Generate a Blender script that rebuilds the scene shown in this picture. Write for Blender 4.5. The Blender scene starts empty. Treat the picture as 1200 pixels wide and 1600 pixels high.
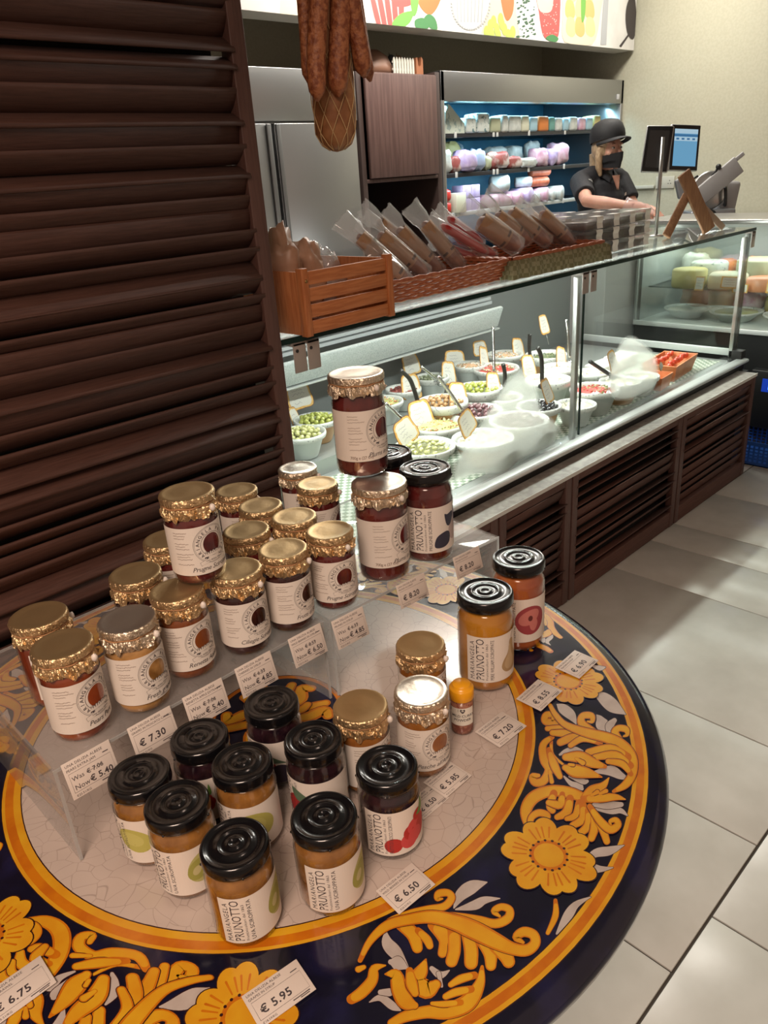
import bpy, bmesh, math, random
from math import sin, cos, pi, radians, hypot, atan2
from mathutils import Vector, Matrix, noise, geometry

# ------------------------------------------------------------------ camera
CAM_F = 1191.36                       # focal length in pixels of the 1200x1600 frame
YAW, PITCH, ROLL = 0.7594674, 0.4166555, -0.0707722
CAM_P = Vector((0.0, 0.0, 1.5))
_f = Vector((sin(YAW)*cos(PITCH), cos(YAW)*cos(PITCH), -sin(PITCH)))
_r0 = Vector((cos(YAW), -sin(YAW), 0)); _u0 = _r0.cross(_f)
_r = _r0*cos(ROLL) + _u0*sin(ROLL); _u = _r.cross(_f)
SC = bpy.context.scene
COL = SC.collection
cd = bpy.data.cameras.new('camera'); cam = bpy.data.objects.new('camera', cd); COL.objects.link(cam)
cd.sensor_fit = 'VERTICAL'; cd.sensor_height = 36.0; cd.lens = 36.0*CAM_F/1600.0
cd.clip_start = 0.02
mw = Matrix((( _r.x, _u.x, -_f.x, CAM_P.x), (_r.y, _u.y, -_f.y, CAM_P.y), (_r.z, _u.z, -_f.z, CAM_P.z), (0, 0, 0, 1)))
cam.matrix_world = mw
SC.camera = cam

# ------------------------------------------------------------------ world, lamps, exposure
SC.view_settings.view_transform = 'Standard'; SC.view_settings.look = 'None'
SC.view_settings.gamma = 1.0; SC.view_settings.exposure = 0.0
try: SC.view_settings.use_curve_mapping = False
except Exception: pass
w = bpy.data.worlds.new('shop_world'); SC.world = w; w.use_nodes = True
w.node_tree.nodes['Background'].inputs[0].default_value = (1.0, 0.70, 0.53, 1)
w.node_tree.nodes['Background'].inputs[1].default_value = 0.31

def area(name, loc, size, power, col, direction=(0, 0, -1), sizey=None, spread=None):
    l = bpy.data.lights.new(name, 'AREA'); l.energy = power; l.color = col
    l.shape = 'RECTANGLE'; l.size = size; l.size_y = sizey or size
    if spread: l.spread = spread
    o = bpy.data.objects.new(name, l); COL.objects.link(o); o.location = loc
    o.rotation_euler = Vector(direction).to_track_quat('-Z', 'Y').to_euler()
    return o
WARM = (1.0, 0.75, 0.60); COOL = (0.93, 1.0, 0.95); WHITE = (1.0, 0.95, 0.86)
area('ceiling_lamp_service', (3.2, 2.75, 2.93), 1.2, 50, WHITE, sizey=0.30)
area('ceiling_lamp_service', (5.0, 2.6, 2.93), 1.2, 36, WHITE, sizey=0.30)
area('ceiling_lamp_entrance', (-0.9, -0.4, 2.7), 0.8, 11, WARM, direction=(0.42, 0.42, -0.75), spread=radians(75))
area('ceiling_lamp_display', (0.75, 0.35, 2.9), 0.25, 2.6, WARM)
area('case_lamp', (2.45, 1.750, 1.122), 2.6, 29, (0.96, 1.0, 0.94), sizey=0.03, direction=(0, -0.8, -1))
area('case_lamp', (2.45, 1.785, 1.122), 2.6, 12, (0.96, 1.0, 0.96), sizey=0.03, direction=(0, 0.8, -1))
area('side_case_lamp', (4.5, 1.35, 1.12), 0.3, 8, (0.97, 1.0, 0.96), sizey=1.6)
area('fridge_lamp', (4.95, 3.47, 1.86), 1.95, 8.5, (0.40, 0.78, 1.0), sizey=0.05, direction=(0, 0.3, -1))
area('fridge_lamp', (4.95, 3.40, 1.66), 1.95, 3.2, (0.55, 0.84, 1.0), sizey=0.02, direction=(0, 0.6, -1))
area('fridge_lamp', (4.95, 3.40, 1.43), 1.95, 2.8, (0.55, 0.82, 1.0), sizey=0.02, direction=(0, 0.6, -1))
area('fridge_lamp', (4.95, 3.40, 1.19), 1.95, 2.6, (0.62, 0.86, 1.0), sizey=0.02, direction=(0, 0.6, -1))
area('sign_lamp', (4.2, 2.75, 2.90), 3.2, 3.6, WHITE, sizey=0.1, direction=(0, 0.8, -0.45))

# ------------------------------------------------------------------ pixel rays onto real planes
def ray(px, py): return _r*((px-600)/CAM_F) - _u*((py-800)/CAM_F) + _f
def atz(px, py, z): v = ray(px, py); return CAM_P + v*((z-CAM_P.z)/v.z)
def aty(px, py, y): v = ray(px, py); return CAM_P + v*(y/v.y)
def atx(px, py, x): v = ray(px, py); return CAM_P + v*(x/v.x)
def depth(p): return (Vector(p)-CAM_P).dot(_f)
def msize(wpx, p): return wpx*depth(p)/CAM_F

# ------------------------------------------------------------------ materials
MATS = {}
def mat(name, col=(.8, .8, .8), rough=.5, metal=0, col2=None, scale=20, ramp=(.4, .6), bump=0, bscale=None, coat=0,
        emis=None, estr=0, spec=.5, stretch=(1, 1, 1), detail=3, sub=0, alpha=1, sheen=0):
    if name in MATS: return MATS[name]
    m = bpy.data.materials.new(name); m.use_nodes = True; nt = m.node_tree; b = nt.nodes['Principled BSDF']
    b.inputs['Base Color'].default_value = (*col, 1); b.inputs['Roughness'].default_value = rough
    b.inputs['Metallic'].default_value = metal; b.inputs['Specular IOR Level'].default_value = spec
    b.inputs['Coat Weight'].default_value = coat; b.inputs['Coat Roughness'].default_value = 0.08
    if sub: b.inputs['Subsurface Weight'].default_value = sub; b.inputs['Subsurface Scale'].default_value = .01
    if sheen: b.inputs['Sheen Weight'].default_value = sheen
    if alpha < 1: b.inputs['Alpha'].default_value = alpha
    if emis: b.inputs['Emission Color'].default_value = (*emis, 1); b.inputs['Emission Strength'].default_value = estr
    if col2 or bump:
        tc = nt.nodes.new('ShaderNodeTexCoord'); mp = nt.nodes.new('ShaderNodeMapping'); mp.inputs['Scale'].default_value = stretch
        nt.links.new(tc.outputs['Object'], mp.inputs['Vector'])
    if col2:
        n = nt.nodes.new('ShaderNodeTexNoise'); n.inputs['Scale'].default_value = scale; n.inputs['Detail'].default_value = detail
        nt.links.new(mp.outputs[0], n.inputs['Vector'])
        r = nt.nodes.new('ShaderNodeValToRGB'); r.color_ramp.elements[0].position = ramp[0]; r.color_ramp.elements[1].position = ramp[1]
        r.color_ramp.elements[0].color = (*col, 1); r.color_ramp.elements[1].color = (*col2, 1)
        nt.links.new(n.outputs['Fac'], r.inputs[0]); nt.links.new(r.outputs[0], b.inputs['Base Color'])
    if bump:
        n2 = nt.nodes.new('ShaderNodeTexNoise'); n2.inputs['Scale'].default_value = bscale or scale; n2.inputs['Detail'].default_value = 3
        nt.links.new(mp.outputs[0], n2.inputs['Vector'])
        bp = nt.nodes.new('ShaderNodeBump'); bp.inputs['Strength'].default_value = bump; bp.inputs['Distance'].default_value = .003
        nt.links.new(n2.outputs['Fac'], bp.inputs['Height']); nt.links.new(bp.outputs[0], b.inputs['Normal'])
    MATS[name] = m
    return m
def glass(name, tint=(1, 1, 1), ior=1.45, rough=.02, boost=0.0, film=0.0, fcol=(1, 1, 1)):
    """thin pane: straight-through transparency plus mirror reflection, optionally a milky film"""
    if name in MATS: return MATS[name]
    m = bpy.data.materials.new(name); m.use_nodes = True; nt = m.node_tree; nt.nodes.clear()
    out = nt.nodes.new('ShaderNodeOutputMaterial'); t = nt.nodes.new('ShaderNodeBsdfTransparent'); t.inputs[0].default_value = (*tint, 1)
    g = nt.nodes.new('ShaderNodeBsdfGlossy'); g.inputs['Roughness'].default_value = rough
    fr = nt.nodes.new('ShaderNodeFresnel'); ge = nt.nodes.new('ShaderNodeNewGeometry'); io = nt.nodes.new('ShaderNodeMix')
    io.inputs[2].default_value = ior; io.inputs[3].default_value = 1/ior      # same reflectance from either side of the pane
    nt.links.new(ge.outputs['Backfacing'], io.inputs[0]); nt.links.new(io.outputs[0], fr.inputs[0])
    ad = nt.nodes.new('ShaderNodeMath'); ad.operation = 'ADD'; ad.inputs[1].default_value = boost; ad.use_clamp = True
    nt.links.new(fr.outputs[0], ad.inputs[0])
    mx = nt.nodes.new('ShaderNodeMixShader'); nt.links.new(ad.outputs[0], mx.inputs[0])
    nt.links.new(t.outputs[0], mx.inputs[1]); nt.links.new(g.outputs[0], mx.inputs[2]); last = mx
    if film:
        d = nt.nodes.new('ShaderNodeBsdfDiffuse'); d.inputs[0].default_value = (*fcol, 1)
        tr = nt.nodes.new('ShaderNodeBsdfTranslucent'); tr.inputs[0].default_value = (*fcol, 1)
        a2 = nt.nodes.new('ShaderNodeMixShader'); a2.inputs[0].default_value = .5
        nt.links.new(d.outputs[0], a2.inputs[1]); nt.links.new(tr.outputs[0], a2.inputs[2])
        m2 = nt.nodes.new('ShaderNodeMixShader'); m2.inputs[0].default_value = film
        nt.links.new(last.outputs[0], m2.inputs[1]); nt.links.new(a2.outputs[0], m2.inputs[2]); last = m2
    nt.links.new(last.outputs[0], out.inputs[0]); MATS[name] = m
    return m

# ------------------------------------------------------------------ mesh builder
class MB:
    def __init__(s): s.v = []; s.f = []; s.m = []; s.sm = []
    def add(s, vs, fs, mi=0, smooth=False, M=None):
        o = len(s.v)
        s.v += [tuple(M @ Vector(p)) if M else tuple(p) for p in vs]
        s.f += [tuple(i+o for i in f) for f in fs]; s.m += [mi]*len(fs); s.sm += [smooth]*len(fs)
        return s
    def box(s, a, b, mi=0, M=None):
        x0, y0, z0 = a; x1, y1, z1 = b
        return s.add([(x0, y0, z0), (x1, y0, z0), (x1, y1, z0), (x0, y1, z0), (x0, y0, z1), (x1, y0, z1), (x1, y1, z1), (x0, y1, z1)],
              [(0, 3, 2, 1), (4, 5, 6, 7), (0, 1, 5, 4), (1, 2, 6, 5), (2, 3, 7, 6), (3, 0, 4, 7)], mi, False, M)
    def rbox(s, a, b, r=.005, mi=0, M=None):
        """box with chamfered edges"""
        bm = bmesh.new(); bmesh.ops.create_cube(bm, size=1)
        for v in bm.verts: v.co = Vector([a[i] + (v.co[i]+.5)*(b[i]-a[i]) for i in range(3)])
        bmesh.ops.bevel(bm, geom=bm.edges[:], offset=r, segments=2, affect='EDGES', profile=.5)
        bm.verts.index_update()
        s.add([v.co[:] for v in bm.verts], [[v.index for v in f.verts] for f in bm.faces], mi, True, M); bm.free(); return s
    def lathe(s, prof, n=32, mi=0, M=None, smooth=True, cap=True, mis=None, jit=None):
        vs = []; fs = []; k = len(prof)
        for j, (r, z) in enumerate(prof):
            for i in range(n):
                a = 2*pi*i/n; rr, zz = (r, z) if not jit else jit(j, a, r, z)
                vs.append((rr*cos(a), rr*sin(a), zz))
        o = len(s.v)
        ms = []
        for j in range(k-1):
            for i in range(n):
                fs.append((j*n+i, j*n+(i+1) % n, (j+1)*n+(i+1) % n, (j+1)*n+i)); ms.append(mis[j] if mis else mi)
        s.add(vs, fs, mi, smooth, M); s.m[-len(ms):] = ms
        if cap:
            if prof[0][0] > 1e-6: s.add([tuple(x) for x in vs[:n]], [tuple(reversed(range(n)))], mis[0] if mis else mi, False, M)
            if prof[-1][0] > 1e-6: s.add([tuple(x) for x in vs[-n:]], [tuple(range(n))], mis[-1] if mis else mi, False, M)
        return s
    def tube(s, pts, r, n=8, mi=0, M=None, cap=True):
        pts = [Vector(p) for p in pts]; k = len(pts)
        rs = r if isinstance(r, (list, tuple)) else [r]*k
        t = (pts[1]-pts[0]).normalized(); up = Vector((0, 0, 1)) if abs(t.z) < .9 else Vector((1, 0, 0))
        a = t.cross(up).normalized(); vs = []; fs = []
        for j in range(k):
            t = (pts[min(j+1, k-1)]-pts[max(j-1, 0)])
            t = t.normalized() if t.length > 1e-9 else Vector((0, 0, 1))
            a = (a - t*a.dot(t)).normalized(); b = t.cross(a)
            for i in range(n):
                q = 2*pi*i/n; vs.append(tuple(pts[j] + (a*cos(q)+b*sin(q))*rs[j]))
        for j in range(k-1):
            for i in range(n): fs.append((j*n+i, j*n+(i+1) % n, (j+1)*n+(i+1) % n, (j+1)*n+i))
        if cap: fs.append(tuple(reversed(range(n)))); fs.append(tuple(range((k-1)*n, k*n)))
        return s.add(vs, fs, mi, True, M)
    def sphere(s, c, r, mi=0, n=12, M=None, jit=0, seed=0):
        rx, ry, rz = r if isinstance(r, (list, tuple)) else (r, r, r); vs = []; fs = []; k = n//2
        for j in range(k+1):
            ph = pi*j/k
            for i in range(n):
                th = 2*pi*i/n; d = Vector((sin(ph)*cos(th), sin(ph)*sin(th), cos(ph)))
                q = 1 + (jit*noise.noise(d*2.2+Vector((seed, 0, 0))) if jit else 0)
                vs.append((c[0]+rx*d.x*q, c[1]+ry*d.y*q, c[2]+rz*d.z*q))
        for j in range(k):
            for i in range(n): fs.append((j*n+i, (j+1)*n+i, (j+1)*n+(i+1) % n, j*n+(i+1) % n))
        return s.add(vs, fs, mi, True, M)
    def build(s, name, mats, parent=None, M=None, merge=False):
        me = bpy.data.meshes.new(name); me.from_pydata(s.v, [], s.f)
        mats = mats if isinstance(mats, (list, tuple)) else [mats]
        for m in mats: me.materials.append(m)
        me.polygons.foreach_set('material_index', s.m); me.polygons.foreach_set('use_smooth', s.sm)
        if merge:
            bm = bmesh.new(); bm.from_mesh(me); bmesh.ops.remove_doubles(bm, verts=bm.verts[:], dist=1e-5); bm.to_mesh(me); bm.free()
        me.update()
        o = bpy.data.objects.new(name, me); COL.objects.link(o)
        if parent: o.parent = parent
        if M is not None: o.matrix_local = M
        return o
def tag(o, label=None, cat=None, group=None, kind=None):
    if label: o['label'] = label
    if cat: o['category'] = cat
    if group: o['group'] = group
    if kind: o['kind'] = kind
    return o
def thing(name, label, cat, loc=(0, 0, 0), rz=0, group=None):
    o = bpy.data.objects.new(name, None); COL.objects.link(o); o.location = loc; o.rotation_euler = (0, 0, rz)
    o.empty_display_size = .02
    return tag(o, label, cat, group)
def copy_tree(o, parent=None):
    c = o.copy(); COL.objects.link(c)
    if parent: c.parent = parent
    for ch in list(o.children): copy_tree(ch, c)
    return c
def structure(o): o['kind'] = 'structure'; return o
def TR(x=0, y=0, z=0): return Matrix.Translation((x, y, z))
def RZ(a): return Matrix.Rotation(a, 4, 'Z')
def RX(a): return Matrix.Rotation(a, 4, 'X')
def RY(a): return Matrix.Rotation(a, 4, 'Y')
def frame(o, x, y, z=None):
    """matrix from origin and x, y axes"""
    x = Vector(x).normalized(); z = x.cross(Vector(y)).normalized(); y = z.cross(x)
    return Matrix(((x.x, y.x, z.x, o[0]), (x.y, y.y, z.y, o[1]), (x.z, y.z, z.z, o[2]), (0, 0, 0, 1)))
def smooth_pts(p, k=6, closed=False):
    n = len(p); out = []
    R = range(n) if closed else range(n-1)
    for i in R:
        g = lambda j: p[j % n] if closed else p[max(0, min(n-1, j))]
        a, b, c, d = g(i-1), g(i), g(i+1), g(i+2)
        for q in range(k):
            t = q/k
            out.append(tuple(.5*((2*b[m])+(-a[m]+c[m])*t+(2*a[m]-5*b[m]+4*c[m]-d[m])*t*t+(-a[m]+3*b[m]-3*c[m]+d[m])*t**3) for m in range(len(a))))
    if not closed: out.append(tuple(p[-1]))
    return out
# ---- flat text outlines (default font) cached as 2-D triangles
_tc = {}
def text2d(s, size=1.0, bold=0.0, shear=0.0, spacing=1.0, align='LEFT'):
    key = (s, bold, shear, spacing, align)
    if key not in _tc:
        cu = bpy.data.curves.new('t', 'FONT'); cu.body = s; cu.size = 1; cu.offset = bold; cu.shear = shear; cu.space_character = spacing
        cu.align_x = align; cu.resolution_u = 2; cu.fill_mode = 'FRONT'
        o = bpy.data.objects.new('t', cu); COL.objects.link(o); bpy.context.view_layer.update()
        dg = bpy.context.evaluated_depsgraph_get(); me = bpy.data.meshes.new_from_object(o.evaluated_get(dg))
        _tc[key] = ([(v.co.x, v.co.y) for v in me.vertices], [tuple(p.vertices) for p in me.polygons])
        bpy.data.objects.remove(o); bpy.data.curves.remove(cu); bpy.data.meshes.remove(me)
    vs, fs = _tc[key]
    return [(x*size, y*size) for x, y in vs], fs
class Art:
    """flat 2-D art: list of (pts, faces, material index, layer) to be mapped on a card or round a jar"""
    def __init__(s, maxe=9.): s.items = []; s.maxe = maxe
    def poly(s, pts, mi=0, lay=0):
        V = [tuple(p) for p in pts]; st = [tuple(t) for t in geometry.tessellate_polygon([[Vector((x, y, 0)) for x, y in pts]])]; F = []; mid = {}
        while st:                                              # halve long edges so the art can follow a curved jar
            t = st.pop()
            d, k = max(((V[t[i]][0]-V[t[(i+1) % 3]][0])**2+(V[t[i]][1]-V[t[(i+1) % 3]][1])**2, i) for i in range(3))
            if d < s.maxe**2: F.append(t); continue
            a, b, c = t[k], t[(k+1) % 3], t[(k+2) % 3]; e = (min(a, b), max(a, b))
            if e not in mid: mid[e] = len(V); V.append(((V[a][0]+V[b][0])/2, (V[a][1]+V[b][1])/2))
            st += [(a, mid[e], c), (mid[e], b, c)]
        s.items.append((V, F, mi, lay)); return s
    def text(s, x, y, t, size, mi=0, lay=1, rot=0, fit=0, **k):
        vs, fs = text2d(t, size, **k); c, n = cos(rot), sin(rot)
        if fit:
            q = fit/(max(v[0] for v in vs)-min(v[0] for v in vs)); vs = [(v[0]*q, v[1]) for v in vs]
        s.items.append(([(x+a*c-b*n, y+a*n+b*c) for a, b in vs], fs, mi, lay)); return s
    def rect(s, x0, y0, x1, y1, mi=0, lay=0, n=1):
        vs = []; fs = []
        for i in range(n+1): xx = x0+(x1-x0)*i/n; vs += [(xx, y0), (xx, y1)]
        for i in range(n): fs.append((2*i, 2*i+2, 2*i+3, 2*i+1))
        s.items.append((vs, fs, mi, lay)); return s
    def ring(s, cx, cy, r0, r1, mi=0, lay=1, n=40, a0=0, a1=2*pi):
        vs = []; fs = []
        for i in range(n+1):
            a = a0+(a1-a0)*i/n; vs += [(cx+r0*cos(a), cy+r0*sin(a)), (cx+r1*cos(a), cy+r1*sin(a))]
        for i in range(n): fs.append((2*i, 2*i+1, 2*i+3, 2*i+2))
        s.items.append((vs, fs, mi, lay)); return s
    def disc(s, cx, cy, rx, ry=None, mi=0, lay=1, n=20, rot=0, f=None):
        ry = ry or rx; p = []
        for i in range(n):
            a = 2*pi*i/n; q = f(a) if f else 1; x, y = rx*cos(a)*q, ry*sin(a)*q
            p.append((cx+x*cos(rot)-y*sin(rot), cy+x*sin(rot)+y*cos(rot)))
        return s.poly(p, mi, lay)
    def line(s, pts, w, mi=0, lay=1):
        vs = []; fs = []; n = len(pts)
        for i in range(n):
            a = pts[max(0, i-1)]; b = pts[min(n-1, i+1)]; dx, dy = b[0]-a[0], b[1]-a[1]; L = hypot(dx, dy) or 1
            ww = w[i] if isinstance(w, (list, tuple)) else w
            nx, ny = -dy/L*ww/2, dx/L*ww/2; vs += [(pts[i][0]+nx, pts[i][1]+ny), (pts[i][0]-nx, pts[i][1]-ny)]
        for i in range(n-1): fs.append((2*i, 2*i+1, 2*i+3, 2*i+2))
        s.items.append((vs, fs, mi, lay)); return s
    def scribble(s, x, y, L, h, rng, mi=0, w=.0006, lay=1):
        n = max(4, int(L/h*2.2)); return s.line([(x+L*i/n, y+h*(rng.random()-.5)) for i in range(n+1)], w, mi, lay)
    def arc_text(s, cx, cy, r, t, size, a_mid, mi=0, lay=1, adv=.62, flip=False, **k):
        n = len(t); st = size*adv/r
        for i, ch in enumerate(t):
            if ch == ' ': continue
            a = a_mid + (-(i-(n-1)/2)*st if not flip else (i-(n-1)/2)*st)
            x, y = cx+r*cos(a), cy+r*sin(a)
            s.text(x, y, ch, size, mi, lay, rot=(a-pi/2) if not flip else (a+pi/2), align='CENTER', **k)
        return s
    def emit(s, mb, fn, mis=None, lays=None):
        for pts, fs, mi, lay in s.items:
            if lays and lay not in lays: continue
            mb.add([fn(x, y, lay) for x, y in pts], fs, mi)
        return mb
# ------------------------------------------------------------------ room shell
m_wall = mat('wall_paint_cream', (.47, .45, .34), .85, col2=(.50, .48, .37), scale=60, bump=.15, bscale=90)
m_wall_back = m_wall
m_ceil = mat('ceiling_paint', (.42, .40, .36), .9)
m_tile = mat('floor_tile', (.55, .53, .48), .24, col2=(.63, .61, .56), scale=9, ramp=(.3, .7), bump=.06, bscale=30, spec=.5)
m_grout = mat('floor_grout', (.07, .06, .05), .9)
XW, YB = 6.02, 4.1
structure(MB().box((-3, YB, -.02), (XW+.15, YB+.1, 3.0)).build('wall_back', m_wall_back))
structure(MB().box((XW, -3.0, -.02), (XW+.1, YB, 3.0)).build('wall_right', m_wall))
structure(MB().box((-3, -.6, 2.98), (XW+.15, YB+.1, 3.06)).build('ceiling', m_ceil))
# floor: tiles in rows running along the counter, joints where the photograph shows them
fb = MB(); fb.box((-3, -3.2, -.03), (XW, YB, -.004), 1)
ta = radians(-.557)
FM = RZ(ta)
rows = [(-2.75, -2.2), (-2.2, -1.55), (-1.55, -.93), (-.93, -.29), (-.29, .39), (.39, 1.36), (1.36, 2.0), (2.0, 2.65), (2.65, 3.3), (3.3, 4.0)]
cuts = {3: [.55, 1.15, 1.65, 2.2, 2.9, 3.5], 4: [.33, .85, 1.237, 1.78, 2.3, 2.75, 3.3, 3.9, 4.4], 5: [.2, .62, 1.063, 1.487, 1.84, 2.49, 2.80, 3.01, 3.43, 3.87, 4.3, 4.9]}
rng = random.Random(3)
for k, (y0, y1) in enumerate(rows):
    xs = cuts.get(k) or [x*.45-2+rng.random()*.1 for x in range(18)]
    xs = [-3.0] + ([-2.4, -1.8, -1.2, -.6, -.1] if k in cuts else []) + xs + ([4.9, 5.4] if k in (3, 4) else []) + [6.3]
    for a, b in zip(xs, xs[1:]):
        if b-a < .02: continue
        g = .0022
        fb.rbox((a+g, y0+g+.001, -.012), (b-g, y1-g-.001, 0), .0012, 0, FM)
structure(fb.build('floor', [m_tile, m_grout]))

# ------------------------------------------------------------------ food sign above the fridges
def rgbmat(name, c, **k): return mat(name, c, k.pop('rough', .6), **k)
SX0, SX1, SY, SZ0, SZ1 = 2.3, 6.0, 3.28, 2.215, 2.95
sg = thing('food_sign', 'long white overhead sign printed with cheeses, ham, grapes and pasta', 'sign', (SX0, SY, SZ0))
MB().box((0, .004, 0), (SX1-SX0, .16, SZ1-SZ0)).build('sign_box', mat('sign_box', (.55, .52, .46), .6), sg)
art = Art(); W = SX1-SX0; HH = SZ1-SZ0
def S(px, py): p = aty(px, py, SY); return (p.x-SX0, p.z-SZ0)
def SP(pts, mi, lay, sm=True):
    q = [S(*p) for p in pts]; q = smooth_pts(q, 4, True) if sm else q
    art.poly(q, mi, lay)
art.rect(0, 0, W, HH, 0, 0)
SP([(372, -40), (440, -40), (437, 22), (412, 20), (372, 16)], 11, 1, False)
SP([(440, -40), (475, -40), (470, 28), (437, 24)], 10, 1, False)
# raw ham, basil, tomato
SP([(568, -30), (600, -30), (640, -10), (625, 25), (610, 41), (595, 40), (575, 25)], 2, 1)
for k in range(5):
    SP([(575+k*12, -20), (581+k*12, -18), (595+k*9, 38), (588+k*9, 38)], 1, 2)
SP([(610, -30), (640, -30), (645, 5), (615, 8)], 1, 2)
SP([(652, -30), (690, -30), (688, 0), (675, 22), (662, 18), (652, 0)], 3, 2)
SP([(640, -30), (655, -30), (652, 15), (644, 22)], 4, 3)
SP([(612, 38), (625, 22), (645, 18), (640, 35), (625, 44)], 4, 3); SP([(650, 44), (648, 32), (660, 28), (672, 35), (665, 47)], 5, 3)
SP([(662, 30), (670, 22), (680, 30), (683, 46), (672, 44)], 5, 3)
# round white cheese
SP([(705, -30), (765, -30), (762, 15), (748, 40), (730, 47), (715, 35), (706, 5)], 6, 2)
for k in range(8): SP([(712+k*6, -20), (714+k*6, -20), (716+k*5.2, 35), (714+k*5.2, 35)], 7, 3, False)
for k in range(26):
    a = pi*k/25; x = 735+30*cos(a); y = 5+41*sin(a)*1.0
    SP([(x-1.4, y-1.5), (x+1.5, y-1), (x+1.2, y+1.6), (x-1.3, y+1.2)], 7, 4, False)
# beige board + grapes
SP([(772, -30), (800, -30), (815, 62), (752, 52)], 10, 1, False)
for gx, gy in [(760, 50), (766, 40), (771, 34), (782, 30), (776, 46), (788, 46), (794, 55), (801, 50), (784, 38), (768, 54), (778, 55)]:
    x, y = S(gx, gy); art.disc(x, y, .028, .033, 8, 3, 12)
SP([(781, -30), (800, -30), (802, 15), (792, 33), (784, 10)], 3, 2)
# blue cheese wedge
SP([(804, -30), (836, -30), (838, 65), (812, 62), (806, 20)], 6, 2, False)
r2 = random.Random(8)
for k in range(90):
    x = 807+r2.random()*28; y = -28+r2.random()*88; d = 1+r2.random()*1.8
    SP([(x-d, y), (x+d*.7, y-d*.8), (x+d, y+d*.5), (x-d*.3, y+d)], 9, 3, False)
# salami
SP([(838, -30), (872, -30), (874, 40), (868, 62), (850, 58), (842, 20)], 1, 2)
SP([(838, -20), (862, -20), (862, 15), (848, 20), (840, 10)], 2, 3)
for k in range(40):
    x = 845+r2.random()*24; y = 5+r2.random()*50; SP([(x-1, y), (x+1.2, y-1), (x+.6, y+1.2)], 2, 4, False)
SP([(852, 60), (862, 54), (872, 60), (866, 66)], 5, 4)
# pasta shells
SP([(885, -30), (940, -30), (938, 20), (925, 70), (882, 66), (879, 20)], 10, 2)
for k in range(9):
    x = 888+(k % 3)*15+r2.random()*4; y = -12+(k//3)*27
    SP([(x-4, y-14), (x+6, y-12), (x+9, y+8), (x+3, y+16), (x-6, y+8)], 12+k % 2, 3)
SP([(908, -30), (915, -30), (914, 20), (909, 36), (907, 15)], 4, 4)
SP([(945, -30), (952, -30), (947, 70), (938, 70)], 7, 2, False)
SP([(980, 5), (990, -10), (994, 30), (990, 60), (981, 55), (977, 30)], 14, 3); SP([(967, 72), (985, 48), (987, 49), (970, 74)], 14, 3, False)
smats = [mat('sign_white', (.74, .72, .69), .5, col2=(.66, .64, .61), scale=5), rgbmat('sign_ham_red', (.60, .10, .09)), rgbmat('sign_ham_pink', (.80, .45, .42)),
  rgbmat('sign_tomato', (.72, .18, .06)), rgbmat('sign_leaf', (.16, .38, .08)), rgbmat('sign_leaf_dark', (.07, .22, .08)), rgbmat('sign_cheese', (.76, .77, .75), col2=(.62, .63, .62), scale=40),
  rgbmat('sign_grey', (.42, .43, .44)), rgbmat('sign_grape', (.48, .58, .12)), rgbmat('sign_mould', (.06, .12, .07)), rgbmat('sign_beige', (.68, .58, .46)), rgbmat('sign_pink_white', (.70, .60, .58)),
  rgbmat('sign_pasta', (.80, .58, .28)), rgbmat('sign_pasta_dark', (.68, .42, .16)), rgbmat('sign_dark', (.05, .04, .04))]
b = MB()
art.items = [(p, f, m, l+i*.006) for i, (p, f, m, l) in enumerate(art.items)]
art.emit(b, lambda x, y, l: (min(max(x, 0), W), -l*.0006, max(0, min(y, HH))))
b.build('printed_picture', smats, sg)
# ------------------------------------------------------------------ majolica table
TC = Vector((.5186, .8166)); TZ = .75
def mat_table():
    m = mat('majolica_cream', (.47, .39, .34), .22, coat=.3); nt = m.node_tree; b = nt.nodes['Principled BSDF']
    tc = nt.nodes.new('ShaderNodeTexCoord'); n = nt.nodes.new('ShaderNodeTexNoise'); n.inputs['Scale'].default_value = 9
    nt.links.new(tc.outputs['Object'], n.inputs['Vector'])
    mx = nt.nodes.new('ShaderNodeMix'); mx.data_type = 'VECTOR'; mx.inputs[0].default_value = .06
    nt.links.new(tc.outputs['Object'], mx.inputs[4]); nt.links.new(n.outputs['Color'], mx.inputs[5])
    vo = nt.nodes.new('ShaderNodeTexVoronoi'); vo.feature = 'DISTANCE_TO_EDGE'; vo.inputs['Scale'].default_value = 50
    nt.links.new(mx.outputs[1], vo.inputs['Vector'])
    rp = nt.nodes.new('ShaderNodeValToRGB'); rp.color_ramp.elements[0].position = 0; rp.color_ramp.elements[1].position = .022
    rp.color_ramp.elements[0].color = (.33, .27, .235, 1); rp.color_ramp.elements[1].color = (.49, .41, .36, 1)
    nt.links.new(vo.outputs['Distance'], rp.inputs[0]); nt.links.new(rp.outputs[0], b.inputs['Base Color'])
    return m
m_cream = mat_table()
m_navy = mat('majolica_navy', (.0055, .0055, .017), .14, col2=(.010, .010, .042), scale=16, ramp=(.5, .68), coat=.5, bump=.05, bscale=60)
m_yel = mat('majolica_yellow', (.63, .34, .016), .22, col2=(.58, .25, .010), scale=24, ramp=(.35, .7), coat=.3)
m_org = mat('majolica_orange', (.47, .125, .006), .22, col2=(.54, .17, .006), scale=30, coat=.3)
m_line = mat('majolica_line', (.035, .010, .008), .25, coat=.3)
m_leaf = mat('majolica_white_leaf', (.47, .41, .37), .22, col2=(.38, .32, .28), scale=40, ramp=(.4, .75), coat=.3)
m_shade = mat('majolica_brown_stroke', (.36, .09, .006), .25, coat=.3)
table = thing('ceramic_table', 'round glazed ceramic table painted with yellow flowers on dark navy', 'table', (TC.x, TC.y, 0))
RO = .5415
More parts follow.
